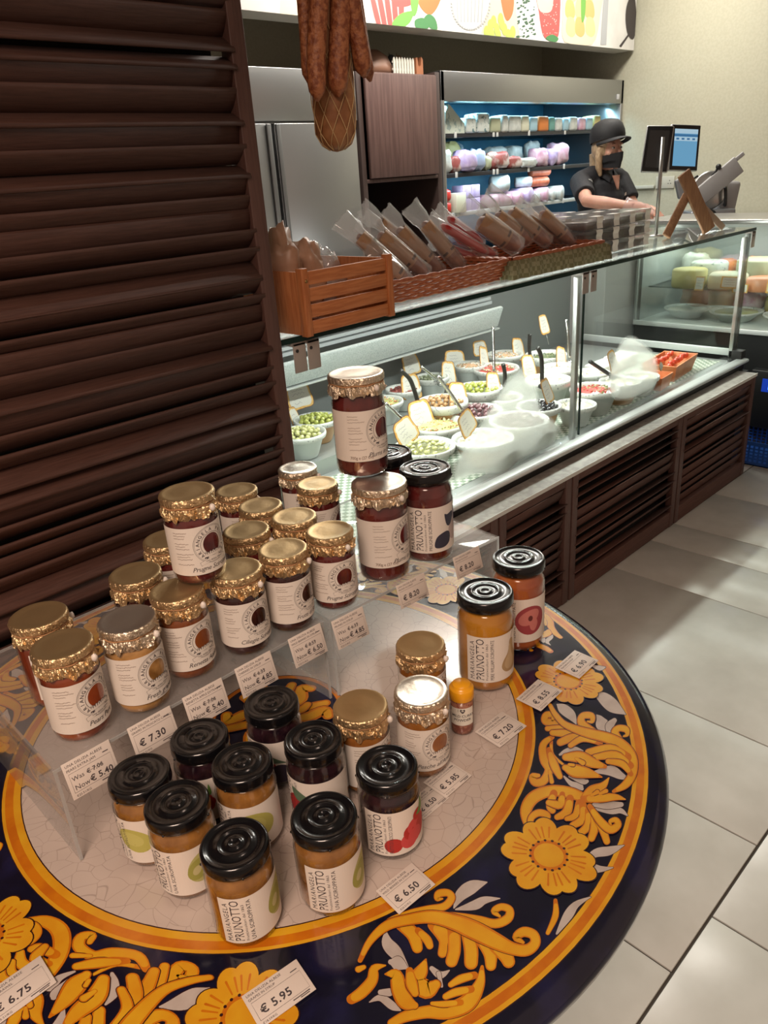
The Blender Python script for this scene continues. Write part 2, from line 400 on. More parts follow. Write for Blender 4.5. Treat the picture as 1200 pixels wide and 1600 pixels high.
prof = [(.0, -.045), (.50, -.045), (.535, -.044), (.556, -.038), (.5665, -.026), (.5675, -.016), (.562, -.008), (.552, -.0035), (.5445, -.001), (RO, 0)]
tb = MB(); tb.lathe(prof, 128, 0, cap=False)
def ringm(r0, r1, mi, z=0, n=128):
    vs = []; fs = []
    for i in range(n):
        a = 2*pi*i/n; vs += [(r0*cos(a), r0*sin(a), z), (r1*cos(a), r1*sin(a), z)]
    for i in range(n): j = (i+1) % n; fs.append((2*i, 2*i+1, 2*j+1, 2*j))
    tb.add(vs, fs, mi)
IR1, IR0 = .3905, .366
OR1, OR0 = .5415, .520
ringm(0, IR0-.0015, 1); ringm(IR0-.0015, IR0, 4); ringm(IR0, IR0+.009, 2); ringm(IR0+.009, IR1-.005, 3); ringm(IR1-.005, IR1-.001, 2); ringm(IR1-.001, IR1, 4)
ringm(IR1, OR0, 0)
ringm(OR0, OR0+.001, 4); ringm(OR0+.001, OR0+.006, 2); ringm(OR0+.006, OR1-.006, 3); ringm(OR1-.006, OR1-.0012, 2); ringm(OR1-.0012, OR1, 4)
# ---- painted ornament, each stroke a tapered brush mark: outline, body, lighter core
layer = [0]
def strip(pts, mi, z, grow=0, fac=1, fn=None, M=None, caps=True):
    """pts: (x, y, halfwidth); returns nothing, adds rounded tapered strip"""
    n = len(pts); L = []; R = []
    P = []
    for i, (x, y, h) in enumerate(pts):
        a = pts[max(0, i-1)]; b = pts[min(n-1, i+1)]; dx, dy = b[0]-a[0], b[1]-a[1]; q = hypot(dx, dy) or 1
        hh = max(.5, h*fac+(grow if (caps or i > n*.3) else -.5)); L.append((x-dy/q*hh, y+dx/q*hh)); R.append((x+dy/q*hh, y-dx/q*hh))
    vs = []; fs = []
    for a, b in zip(L, R): vs += [a, b]
    for i in range(n-1): fs.append((2*i, 2*i+1, 2*i+3, 2*i+2))
    for end in ((0, n-1) if caps else (n-1,)):              # round ends as outward half discs
        x, y, h = pts[end]; e2 = 1 if end == 0 else n-2; hh = hypot(L[end][0]-R[end][0], L[end][1]-R[end][1])/2
        d = atan2(y-pts[e2][1], x-pts[e2][0]); o = len(vs); vs.append((x, y))
        for k in range(9): t = d-pi/2+pi*k/8; vs.append((x+hh*cos(t), y+hh*sin(t)))
        for k in range(8): fs.append((o, o+2+k, o+1+k))
    out = []
    for x, y in vs:
        p = fn(x, y); p = Vector((p[0]-TC.x, p[1]-TC.y, z))
        out.append(tuple(M @ p if M else p))
    tb.add(out, fs, mi)
def zmap(ox, oy, s): return lambda x, y: atz(ox+x/s, oy+y/s, TZ)
fA, fB, fF = zmap(740, 1000, 3.75), zmap(560, 1340, 3.75), zmap(740, 1240, 4.615)
placed = []
def level_of(p, lw):
    """lowest paint layer that clears every stroke already under this one"""
    lv = 0
    q = p[::2]
    for pts, l in placed:
        if l < lv: continue
        if any((a[0]-b[0])**2+(a[1]-b[1])**2 < (a[2]+b[2]+2*lw)**2 for a in q for b in pts): lv = l+1
    placed.append((q, lv)); return lv
def stroke(pts, kind, fn, M=None, lw=3.2):
    p = smooth_pts(pts, 5); z = level_of(p, lw)*1.3e-4 + 5e-5
    strip(p, 4, z, lw, 1, fn, M, kind == 'w' or len(pts) > 6)
    if kind == 'w': strip(p, 5, z+4e-5, 0, 1, fn, M); return
    strip(p, 3, z+4e-5, 0, 1, fn, M); strip(p[2:] if len(p) > 6 else p, 2, z+8e-5, -1.0, .80, fn, M)
A_UNIT = [
 ('w', [(640, 650, 4), (590, 640, 16), (540, 655, 16), (505, 672, 6)]), ('w', [(700, 775, 4), (800, 765, 30), (860, 795, 22), (908, 815, 4)]),
 ('w', [(530, 800, 5), (570, 840, 14), (620, 860, 22), (635, 872, 10)]), ('w', [(560, 800, 5), (640, 830, 16), (665, 828, 10)]),
 ('w', [(690, 985, 4), (800, 1000, 20), (860, 1000, 16), (900, 1028, 4)]), ('w', [(680, 965, 6), (780, 968, 24), (865, 965, 14)]),
 ('w', [(600, 490, 4), (570, 440, 28), (520, 400, 28), (490, 378, 4)]), ('w', [(805, 570, 4), (757, 500, 38), (738, 460, 20), (722, 440, 3)]),
 ('w', [(805, 570, 4), (795, 510, 24), (825, 472, 14)]), ('w', [(700, 305, 4), (760, 340, 34), (820, 390, 38), (890, 435, 3)]),
 ('w', [(690, 150, 4), (740, 165, 14), (770, 160, 4)]),
 ('y', [(455, 590, 10), (462, 670, 10), (525, 730, 7)]),
 ('y', [(460, 570, 14), (408, 615, 22), (412, 700, 26), (442, 760, 26), (410, 825, 26), (360, 835, 24), (345, 800, 20), (380, 795, 12)]),
 ('y', [(440, 640, 12), (470, 730, 26), (505, 800, 18)]), ('y', [(445, 770, 10), (458, 832, 14)]),
 ('y', [(560, 520, 14), (480, 490, 20), (422, 475, 24), (425, 440, 20), (465, 440, 18), (462, 472, 8)]),
 ('y', [(760, 570, 14), (690, 530, 22), (632, 485, 24), (640, 445, 20), (690, 445, 20), (695, 478, 12), (668, 478, 6)]),
 ('y', [(915, 680, 20), (860, 600, 24), (828, 545, 24), (850, 518, 20), (893, 525, 20), (900, 555, 12), (880, 565, 6)]),
 ('y', [(640, 540, 20), (520, 520, 22), (432, 520, 16)]), ('y', [(660, 560, 24), (540, 548, 24), (462, 545, 18)]),
 ('y', [(720, 580, 26), (590, 572, 26), (508, 602, 22)]), ('y', [(740, 600, 20), (640, 580, 20), (568, 620, 16)]),
 ('y', [(820, 890, 10), (890, 850, 24), (932, 780, 26), (928, 690, 30), (870, 620, 34), (780, 575, 32), (660, 545, 28), (540, 500, 20), (480, 440, 16), (448, 385, 12)]),
 ('y', [(900, 690, 26), (800, 640, 28), (672, 660, 20)]), ('y', [(920, 740, 20), (830, 680, 28), (712, 690, 18)]), ('y', [(922, 790, 14), (870, 730, 22), (788, 715, 16)]),
 ('y', [(770, 745, 12), (700, 725, 30), (620, 690, 36), (540, 690, 22)]), ('y', [(750, 808, 5), (670, 785, 30), (590, 770, 40), (535, 752, 18)]),
 ('y', [(560, 735, 10), (585, 738, 10)]), ('y', [(600, 700, 10), (640, 725, 16)]),
 ('y', [(690, 950, 8), (640, 925, 28), (560, 895, 34), (450, 885, 34), (350, 925, 38), (306, 1000, 34), (318, 1080, 24), (355, 1175, 8)]),
 ('y', [(470, 900, 22), (450, 970, 26), (462, 1000, 20)]), ('y', [(520, 905, 16), (505, 965, 28), (440, 955, 18)]),
 ('y', [(565, 930, 22), (545, 1010, 28), (490, 1040, 18)]), ('y', [(620, 960, 24), (600, 1030, 24), (545, 1050, 14)]),
 ('y', [(640, 970, 22), (640, 1050, 26), (580, 1090, 20)]), ('y', [(670, 1000, 18), (670, 1090, 26), (618, 1140, 20)]),
 ('y', [(700, 1020, 16), (708, 1100, 26), (690, 1165, 22)]), ('y', [(710, 1050, 14), (758, 1125, 22), (780, 1185, 20)]),
 ('y', [(680, 980, 16), (740, 1065, 24), (800, 1115, 26), (845, 1090, 22), (832, 1060, 18), (800, 1068, 12), (805, 1088, 5)]),
 ('y', [(375, 1190, 6), (340, 1120, 16), (335, 1050, 20), (380, 1015, 22), (432, 1030, 20), (420, 1065, 14), (393, 1058, 6)]),
 ('y', [(640, 930, 16), (690, 890, 32), (755, 860, 24), (792, 812, 4)]), ('y', [(650, 935, 20), (740, 930, 28), (830, 925, 20), (888, 938, 4)]),
 ('y', [(690, 915, 8), (725, 895, 14)]), ('y', [(740, 905, 8), (775, 890, 14)]),
]
B_UNIT = [
 ('w', [(160, 432, 5), (170, 500, 34), (220, 560, 38), (290, 640, 5)]), ('w', [(290, 650, 5), (230, 620, 42), (190, 612, 16)]),
 ('w', [(430, 650, 14), (480, 688, 22), (532, 662, 4)]), ('w', [(470, 680, 14), (488, 755, 8)]),
 ('w', [(65, 847, 3), (130, 822, 20), (200, 870, 24), (245, 895, 5)]), ('w', [(130, 790, 16), (180, 790, 24)]),
 ('w', [(560, 295, 4), (600, 220, 34), (670, 170, 38), (752, 145, 4)]), ('w', [(570, 305, 4), (680, 280, 28), (740, 250, 22), (828, 240, 3)]),
 ('y', [(20, 560, 6), (150, 385, 8), (280, 325, 12), (400, 300, 18), (500, 288, 24), (545, 240, 24), (525, 208, 22), (472, 212, 24), (462, 242, 16), (492, 242, 6)]),
 ('y', [(400, 320, 6), (560, 335, 14), (700, 362, 22), (800, 388, 28), (875, 358, 28), (885, 308, 24), (838, 290, 22), (795, 315, 20), (828, 345, 8)]),
 ('y', [(725, 640, 10), (710, 740, 32), (640, 850, 52), (520, 900, 48), (400, 905, 38), (280, 930, 34), (195, 970, 26)]),
 ('y', [(680, 690, 22), (600, 712, 26), (542, 745, 18)]), ('y', [(660, 772, 22), (570, 790, 26), (512, 815, 20)]), ('y', [(600, 850, 18), (500, 860, 20), (432, 856, 12)]),
 ('y', [(250, 390, 38), (320, 450, 42), (345, 530, 32)]), ('y', [(350, 430, 20), (400, 480, 26), (418, 518, 22)]),
 ('y', [(450, 390, 46), (510, 480, 42), (492, 560, 28)]), ('y', [(560, 430, 38), (562, 540, 38), (546, 608, 36)]),
 ('y', [(640, 450, 38), (660, 540, 42), (660, 618, 40)]), ('y', [(720, 480, 38), (770, 560, 40), (776, 634, 32)]), ('y', [(800, 520, 38), (860, 575, 42), (880, 612, 38)]),
 ('y', [(10, 605, 14), (70, 490, 22), (170, 400, 30), (300, 365, 34), (430, 350, 40), (560, 380, 48), (680, 430, 56), (800, 490, 50), (900, 535, 38), (985, 545, 36), (1035, 505, 32), (1025, 455, 30), (968, 438, 30), (925, 470, 24), (965, 500, 10)]),
 ('y', [(158, 684, 6), (220, 690, 38), (240, 780, 46), (280, 845, 50), (330, 868, 22)]), ('y', [(395, 598, 6), (372, 660, 38), (345, 720, 48), (400, 775, 56), (455, 745, 30)]),
 ('y', [(300, 665, 22), (312, 740, 36), (332, 795, 24)]),
 ('y', [(-40, 830, 30), (20, 790, 36), (80, 720, 34), (95, 650, 26), (158, 632, 5)]), ('y', [(0, 655, 20), (32, 642, 14)]),
]
F_LEAVES = [('w', [(600, 1010, 8), (680, 880, 34), (740, 800, 24), (845, 745, 3)]), ('w', [(790, 490, 4), (880, 430, 30), (980, 412, 32), (1085, 373, 3)]),
 ('w', [(800, 495, 4), (855, 535, 32), (920, 545, 22), (1005, 535, 3)]), ('y', [(590, 770, 14), (590, 880, 24), (535, 1005, 16)])]
def unit(strokes, fn, rot):
    placed.clear()
    for kind, pts in strokes: stroke(pts, kind, fn, RZ(rot) if rot else None)
def flower(ang, leaves=True, R=.458):
    M = RZ(radians(ang+83.3)); layer[0] = 0
    if leaves: unit(F_LEAVES, fF, radians(ang+83.3))
    c = Vector((R*cos(radians(-83.3)), R*sin(radians(-83.3)), 0)); z = .0012
    def put(pts, mi, z):
        pts = [(x*.85, y*.85) for x, y in pts]
        tb.add([tuple(M @ (c+Vector((x, y, z)))) for x, y in pts], [tuple(t) for t in geometry.tessellate_polygon([[Vector((x, y, 0)) for x, y in pts]])], mi)
    for k in range(12):
        a = 2*pi*k/12 + (.07 if k % 2 else -.07) + .1; dr = .043+.003*sin(k*2.3)
        for grow, mi, zz in ((.0013, 4, z), (0, 2, z+5e-5+(k % 2)*5e-5)):
            pts = []
            for q in range(15):
                t = pi*(q/14-.5)*1.15; rr = .0165+grow
                pts.append((dr*cos(a)+rr*1.35*cos(a)*cos(t)-rr*sin(a)*sin(t)*1.0, dr*sin(a)+rr*1.35*sin(a)*cos(t)+rr*cos(a)*sin(t)*1.0))
            pts += [(.015*cos(a+.2), .015*sin(a+.2)), (.015*cos(a-.2), .015*sin(a-.2))]
            put(pts, mi, zz)
        for da in (-.12, .1):
            a2 = a+da; put([(.030*cos(a2-.03), .030*sin(a2-.03)), (.050*cos(a2-.03), .050*sin(a2-.03)), (.0515*cos(a2), .0515*sin(a2)), (.050*cos(a2+.03), .050*sin(a2+.03)), (.030*cos(a2+.03), .030*sin(a2+.03))], 3, z+1.5e-4)
    circ = lambda r, n=28, ph=0: [(r*cos(2*pi*i/n), r*sin(2*pi*i/n)) for i in range(n)]
    put(circ(.026), 3, z+2e-4); put(circ(.0205), 2, z+2.5e-4)
    for k in range(16):
        a = 2*pi*k/16; put([(.0255*cos(a)+.0021*cos(t*pi/4), .0255*sin(a)+.0021*sin(t*pi/4)) for t in range(8)], 4, z+3e-4)
for k in range(4):
    unit(A_UNIT, fA, -pi/2*k - (.02 if k == 1 else 0)); unit(B_UNIT, fB, -pi/2*k)
for k, (a, lv) in enumerate([(-83.3, True), (-39.2, False), (-132, False), (-173.3, True), (6, True), (51, False), (96, True), (141, False)]): flower(a, lv)
# central medallion: orange scrolls in a navy round
layer[0] = 0
ringm(.1035, .105, 4, .0001); ringm(.096, .1035, 3, .0001); ringm(.094, .096, 4, .0001); ringm(0, .094, 0, .0001)
idf = lambda x, y: (TC.x+x/4000, TC.y+y/4000)
for k in range(6):
    a = k*pi/3; g = lambda r, t: (r*cos(a+t), r*sin(a+t))
    for pts in ([(0, .0, 90), (.35, .1, 200), (.28, .35, 290), (.22, .16, 320)], [(.1, -.3, 120), (.24, -.42, 220), (.2, -.45, 310)], [(.1, .2, 60), (.2, .5, 150), (.14, .7, 200)]):
        sp = [(*g(r, t), h*105+12) for h, t, r in pts]
        p = smooth_pts([(x, y, max(8, abs(h))) for x, y, h in sp], 5); z = .0003+layer[0]*5e-5; layer[0] += 3
        strip(p, 4, z, 4, 1, idf); strip(p, 3, z+5e-5, 0, 1, idf); strip(p, 2, z+1e-4, 0, .65, idf)
tb.build('tabletop', [m_navy, m_cream, m_yel, m_org, m_line, m_leaf], table, TR(0, 0, TZ))
pb = MB(); pb.lathe([(.24, 0), (.245, .02), (.20, .05), (.09, .09), (.065, .16), (.06, .5), (.09, .60), (.17, .665), (.25, .70), (.25, .705)], 40)
pb.build('pedestal', mat('pedestal_iron', (.02, .018, .018), .45, metal=.4), table)
# ------------------------------------------------------------------ jars
m_jglass = glass('jar_glass', (.97, .97, .96), 1.45, .02, .03)
m_black = mat('black_enamel_lid', (.004, .004, .005), .2, coat=.25, spec=.45)
m_paper = mat('label_paper', (.72, .66, .59), .6)
m_ink = mat('label_ink', (.05, .04, .045), .6)
m_inkb = mat('label_ink_brown', (.16, .09, .06), .6)
def foil_mat(name, c, rough=.3):
    return mat(name, c, rough, metal=.85, bump=1.0, bscale=220, col2=tuple(x*.8 for x in c), scale=60)
m_gold = foil_mat('gold_foil', (.74, .53, .29)); m_goldtop = mat('gold_foil_top', (.66, .47, .24), .42, metal=.9, bump=.15, bscale=70)
m_goldlit = foil_mat('gold_foil_lit', (.78, .66, .50)); m_goldtoplit = mat('gold_foil_top_lit', (.74, .66, .56), .30, metal=.9, bump=.2, bscale=60)  # same gold foil made paler: reflected ceiling light put into the colour
m_cord = mat('jute_cord', (.42, .22, .10), .8); m_seal = mat('seal_wax_white', (.70, .64, .58), .4)
def content_mat(name, c1, c2, scale=40, ramp=(.35, .65), rough=.15):
    return mat(name, c1, rough, col2=c2, scale=scale, ramp=ramp, coat=.5, sub=.0)
CM = {
 'plum': content_mat('plums_dark_red', (.055, .007, .008), (.13, .018, .016), 28), 'berry': content_mat('berries_black', (.010, .004, .008), (.035, .012, .018), 60),
 'cherry': content_mat('cherries_dark', (.018, .004, .004), (.05, .008, .007), 40), 'pearjam': content_mat('pear_jam', (.20, .035, .012), (.30, .065, .018), 14),
 'grape': content_mat('grapes_amber', (.19, .075, .014), (.40, .19, .05), 42, (.3, .7)), 'grapew': content_mat('grapes_pale', (.20, .095, .025), (.50, .27, .09), 30, (.38, .6)),
 'apple': content_mat('apple_jam', (.18, .045, .012), (.26, .075, .020), 20), 'pear': content_mat('pear_syrup', (.40, .15, .012), (.58, .27, .03), 10),
 'peachs': content_mat('peach_syrup', (.32, .07, .022), (.50, .15, .04), 16), 'amber': content_mat('peach_amber', (.22, .07, .015), (.35, .14, .03), 25)}
def jar_profile(kind):
    if kind == 'sb': return [(.0, 0), (.030, 0), (.0355, .004), (.0375, .012), (.0375, .082), (.0365, .088), (.0335, .093), (.0325, .097), (.0325, .105)], .0375, .117
    if kind == 'sg': return [(.0, 0), (.029, 0), (.0335, .004), (.0352, .012), (.0355, .088), (.0345, .094), (.0325, .098), (.0315, .105), (.0315, .115)], .0355, .124
    if kind == 'lb': return [(.0, 0), (.034, 0), (.0415, .005), (.0435, .014), (.0435, .118), (.0425, .126), (.0395, .132), (.0385, .137), (.0385, .148)], .0435, .161
    if kind == 'lg': return [(.0, 0), (.034, 0), (.0405, .005), (.0425, .016), (.0425, .116), (.0415, .124), (.039, .131), (.038, .137), (.038, .150)], .0425, .164
def wrap(r, z0, face):
    """art x,y -> cylinder; x=0 faces angle `face`"""
    def fn(x, y, l): a = face + x/r; rr = r+.0003+l*.00011; return (rr*cos(a), rr*sin(a), z0+y)
    return fn
def black_lid(rl, h, z):
    b = MB(); g = .0005
    prof = [(rl-.0015, 0), (rl, .001), (rl+.0004, .0035), (rl, .006), (rl-.0002, h-.003), (rl-.0015, h-.0008), (rl-.004, h), (rl-.0055, h-.0016), (rl*.52, h-.0014), (rl*.50, h-.0004), (rl*.46, h-.0004), (rl*.44, h-.0014),
            (rl*.22, h-.0012), (rl*.20, h-.0002), (rl*.14, h-.0002), (rl*.12, h-.001), (0, h-.001)]
    n = 48
    b.lathe(prof, n, 0, TR(0, 0, z), cap=False)
    for k in range(4):                                            # lug bumps low on the skirt
        a = k*pi/2+.4; b.sphere(((rl+.0001)*cos(a), (rl+.0001)*sin(a), z+.002), .0016, 0, 8)
    return b
def foil_lid(rl, h, seed, z0):
    """flat gilt top, crinkled rim, ruffled skirt below the cord"""
    top = MB(); top.lathe([(rl-.0012, h-.0009), (rl-.0035, h-.0002), (rl-.006, h-.0011), (rl*.5, h-.0008), (0, h-.0006)], 48, 0, cap=False)
    side = MB()
    def jit(j, a, r, z):
        k = noise.noise(Vector((cos(a)*5, sin(a)*5, seed+j*.6)))
        k2 = noise.noise(Vector((cos(a)*13, sin(a)*13, seed*2+j)))
        amp = [0, .0004, .0009, .0010, .0009, .0022, .0032, .0044][min(j, 7)]
        return r+amp*(k*1.0+k2*1.1), z+amp*k2*1.5 + (-.0055*max(0, k+.15) if j == 7 else 0)
    side.lathe([(rl-.0013, h-.0010), (rl, h-.0022), (rl+.0006, h-.005), (rl+.0005, h-.0105), (rl-.0030, h-.0135), (rl-.0008, h-.0175), (rl+.0002, h-.0225), (rl+.0008, h-.0280)], 110, 0, cap=False, jit=jit, smooth=False)
    cord = MB(); pts = [((rl-.0016)*cos(2*pi*i/48), (rl-.0016)*sin(2*pi*i/48), h-.0133+.0008*sin(i*.9)) for i in range(49)]
    cord.tube(pts, .0011, 6, cap=False)
    return top, side, cord
def emblem(art, cx, cy, R, win):
    """round MARIANGELA PRUNOTTO badge: arched window with a village below and a ribbon"""
    art.ring(cx, cy, R*.985, R, 1, 2); art.ring(cx, cy, R*.93, R*.94, 1, 2); art.ring(cx, cy, R*.62, R*.64, 1, 2)
    art.arc_text(cx, cy, R*.70, 'MARIANGELA PRUNOTTO', R*.25, pi/2, 1, 2, adv=.80, bold=.012)
    r = random.Random(5)
    wpts = [(cx+R*.50*cos(t), cy+R*.02+R*.55*sin(t)) for t in [radians(-50+q*(280/28)) for q in range(29)]]
    art.poly(wpts, win, 2)
    rr = random.Random(9)                                         # village silhouettes along the window foot
    base = [(cx-R*.5+R*1.0*i/18, cy-R*.40+R*.10*rr.random()-abs(i-9)*R*.006) for i in range(19)]
    art.poly([(cx-R*.52, cy-R*.62)]+base+[(cx+R*.52, cy-R*.62)], 0, 3)
    art.line(base, .0005, 1, 4)
    for i in range(9):
        x = cx-R*.46+R*.115*i; y = cy-R*.50; h = R*(.06+.08*rr.random())
        art.line([(x, y), (x, y+h), (x+R*.05, y+h+R*.04), (x+R*.09, y+h), (x+R*.09, y)], .0004, 1, 4)
    rib = [(cx-R*.78, cy-R*.86), (cx-R*.35, cy-R*.72), (cx+R*.35, cy-R*.72), (cx+R*.78, cy-R*.86), (cx+R*.74, cy-R*1.04), (cx+R*.3, cy-R*.92), (cx-R*.3, cy-R*.92), (cx-R*.74, cy-R*1.04)]
    art.poly(rib, 0, 3); art.line(rib+[rib[0]], .0004, 1, 4)
    art.text(cx, cy-R*.87, 'Una delizia Albese', R*.135, 1, 4, align='CENTER', shear=.3)
def gold_label(r, h, name, win=2, sub=None, weight=None):
    """art for the cream label; x=0 is where the text block and the badge balance"""
    a = Art(.004); Wd = r*3.6
    a.rect(-Wd*.5, 0, Wd*.5, h, 0, 0, n=40)
    R = h*.385; cx = r*.44; emblem(a, cx, h*.585, R, win)
    a.text(cx, h*.075, name, h*.135, 1, 2, align='CENTER', shear=.35, spacing=.95)
    if sub: a.text(cx, h*.02, sub, h*.06, 1, 2, align='CENTER', shear=.35)
    rg = random.Random(len(name)); y = h*.90
    for k in range(13):
        L = r*(.35+.35*rg.random())
        if k % 4 != 3: a.scribble(-r*.98, y, L, h*.022, rg, 3, .0005, 2)
        y -= h*.055
    if weight: a.text(-r*.98, h*.05, weight, h*.085, 3, 2, spacing=.9)
    return a
def fruit_art(a, kind, x, y, s):
    """fruit pictures; material indices 4.. are fruit colours"""
    if kind == 'pear':
        p = smooth_pts([(0, .42), (.07, .36), (.09, .2), (.14, .05), (.27, -.12), (.30, -.32), (.18, -.46), (0, -.50), (-.20, -.46), (-.32, -.30), (-.27, -.12), (-.14, .05), (-.09, .22), (-.07, .36)], 4, True)
        a.poly([(x+u*s, y+v*s) for u, v in p], 4, 1); a.poly([(x+u*s*.55-s*.06, y+v*s*.75-s*.04) for u, v in p], 5, 2)
        a.line([(x, y+s*.40), (x+s*.02, y+s*.52), (x+s*.10, y+s*.66)], .0011, 6, 2)
    elif kind == 'peach':
        a.disc(x, y, s*.46, s*.46, 4, 1, 28); a.disc(x-s*.05, y+s*.1, s*.34, s*.22, 5, 2, 20, rot=.5)
        a.poly([(x+u*s, y+v*s) for u, v in smooth_pts([(-.1, .08), (.1, .12), (.22, -.12), (.12, -.34), (0, -.30), (-.06, -.1)], 4, True)], 5, 2)
        a.disc(x-s*.02, y+s*.07, s*.07, s*.09, 6, 3, 12)
    elif kind == 'grape':
        a.disc(x+s*.12, y+s*.05, s*.33, s*.42, 4, 1, 26, rot=-.5); a.disc(x, y+s*.02, s*.22, s*.30, 5, 2, 22, rot=-.5)
        a.disc(x-s*.03, y, s*.09, s*.13, 6, 3, 14, rot=-.5)
    elif kind == 'grape2':
        a.disc(x, y+s*.05, s*.62, s*.48, 4, 1, 26, rot=-.3); a.disc(x-s*.08, y+s*.12, s*.42, s*.28, 5, 2, 22, rot=-.3)
        a.line([(x-s*.5, y-s*.05), (x, y-s*.1), (x+s*.4, y-s*.35)], .0009, 6, 3)
    elif kind == 'rasp':
        for k, (u, v, q) in enumerate([(-.42, -.22, .20), (-.05, -.18, .22), (.0, .02, .2), (.10, .12, .2), (.22, -.05, .24), (.22, .20, .2), (.32, .06, .18), (.10, -.12, .2), (.2, .36, .14)]):
            a.disc(x+u*s, y+v*s, s*q, s*q, 4+(k % 2), 1+k*.4, 16)
        a.poly([(x+u*s, y+v*s) for u, v in smooth_pts([(.16, .36), (.30, .5), (.36, .75), (.42, .45), (.34, .32)], 4, True)], 6, 6)
    elif kind == 'berry':
        a.disc(x-s*.2, y-s*.1, s*.36, s*.36, 4, 1, 22); a.disc(x+s*.25, y-s*.3, s*.26, s*.3, 5, 2, 18)
        a.poly([(x+u*s, y+v*s) for u, v in smooth_pts([(-.35, .45), (-.1, .38), (.25, .15), (.42, .02), (.2, .05), (-.25, .12)], 4, True)], 6, 3)
    elif kind == 'plum':
        a.disc(x+s*.18, y-s*.1, s*.20, s*.26, 4, 1, 22); a.disc(x+s*.42, y+s*.25, s*.2, s*.34, 5, 1, 22)
        for q in ([(-.42, -.42), (-.36, -.16), (-.12, -.06), (.02, -.14), (.0, -.36), (-.18, -.46)], [(-.14, .38), (-.05, .36), (.16, .38), (.18, .24), (.04, .06), (-.08, .1)]):
            a.poly([(x+u*s, y+v*s) for u, v in smooth_pts(q, 4, True)], 6, 3)
FRUITC = {'pear': [(.38, .26, .13), (.48, .36, .21), (.16, .10, .06)], 'peach': [(.30, .045, .055), (.52, .17, .15), (.12, .02, .02)], 'grape': [(.44, .42, .15), (.32, .32, .07), (.50, .46, .22)],
  'grape2': [(.44, .42, .10), (.50, .48, .14), (.30, .28, .05)], 'rasp': [(.42, .025, .02), (.55, .06, .06), (.12, .26, .05)], 'berry': [(.36, .02, .02), (.03, .02, .04), (.09, .15, .09)], 'plum': [(.46, .36, .33), (.16, .12, .20), (.035, .035, .06)]}
def modern_label(r, h, line3, kind, fx=.75, fy=.5, fs=.6):
    a = Art(.004); Wd = r*2.9; x0 = -r*.45; a.rect(x0, 0, x0+Wd, h, 0, 0, n=34)
    up = pi/2
    a.text(x0+h*.15, h*.05, 'MARIANGELA', h*.125, 1, 2, rot=up, spacing=1.2, fit=h*.84)
    a.text(x0+h*.335, h*.05, 'PRUNOTTO', h*.215, 1, 2, rot=up, fit=h*.90)
    a.text(x0+h*.41, h*.05, 'Fruttivicoltori dal 1863', h*.062, 1, 2, rot=up, spacing=1.1, fit=h*.8)
    a.text(x0+h*.52, h*.05, line3, h*.095, 1, 2, rot=up, fit=h*.88)
    if kind: fruit_art(a, kind, x0+h*.60+r*fx, h*fy, h*fs)
    return a
def clip_to(a, x0, x1, y0, y1):
    for i, (p, f, m, l) in enumerate(a.items): a.items[i] = ([(min(max(x, x0), x1), min(max(y, y0), y1)) for x, y in p], f, m, l)
    return a
_cache = {}
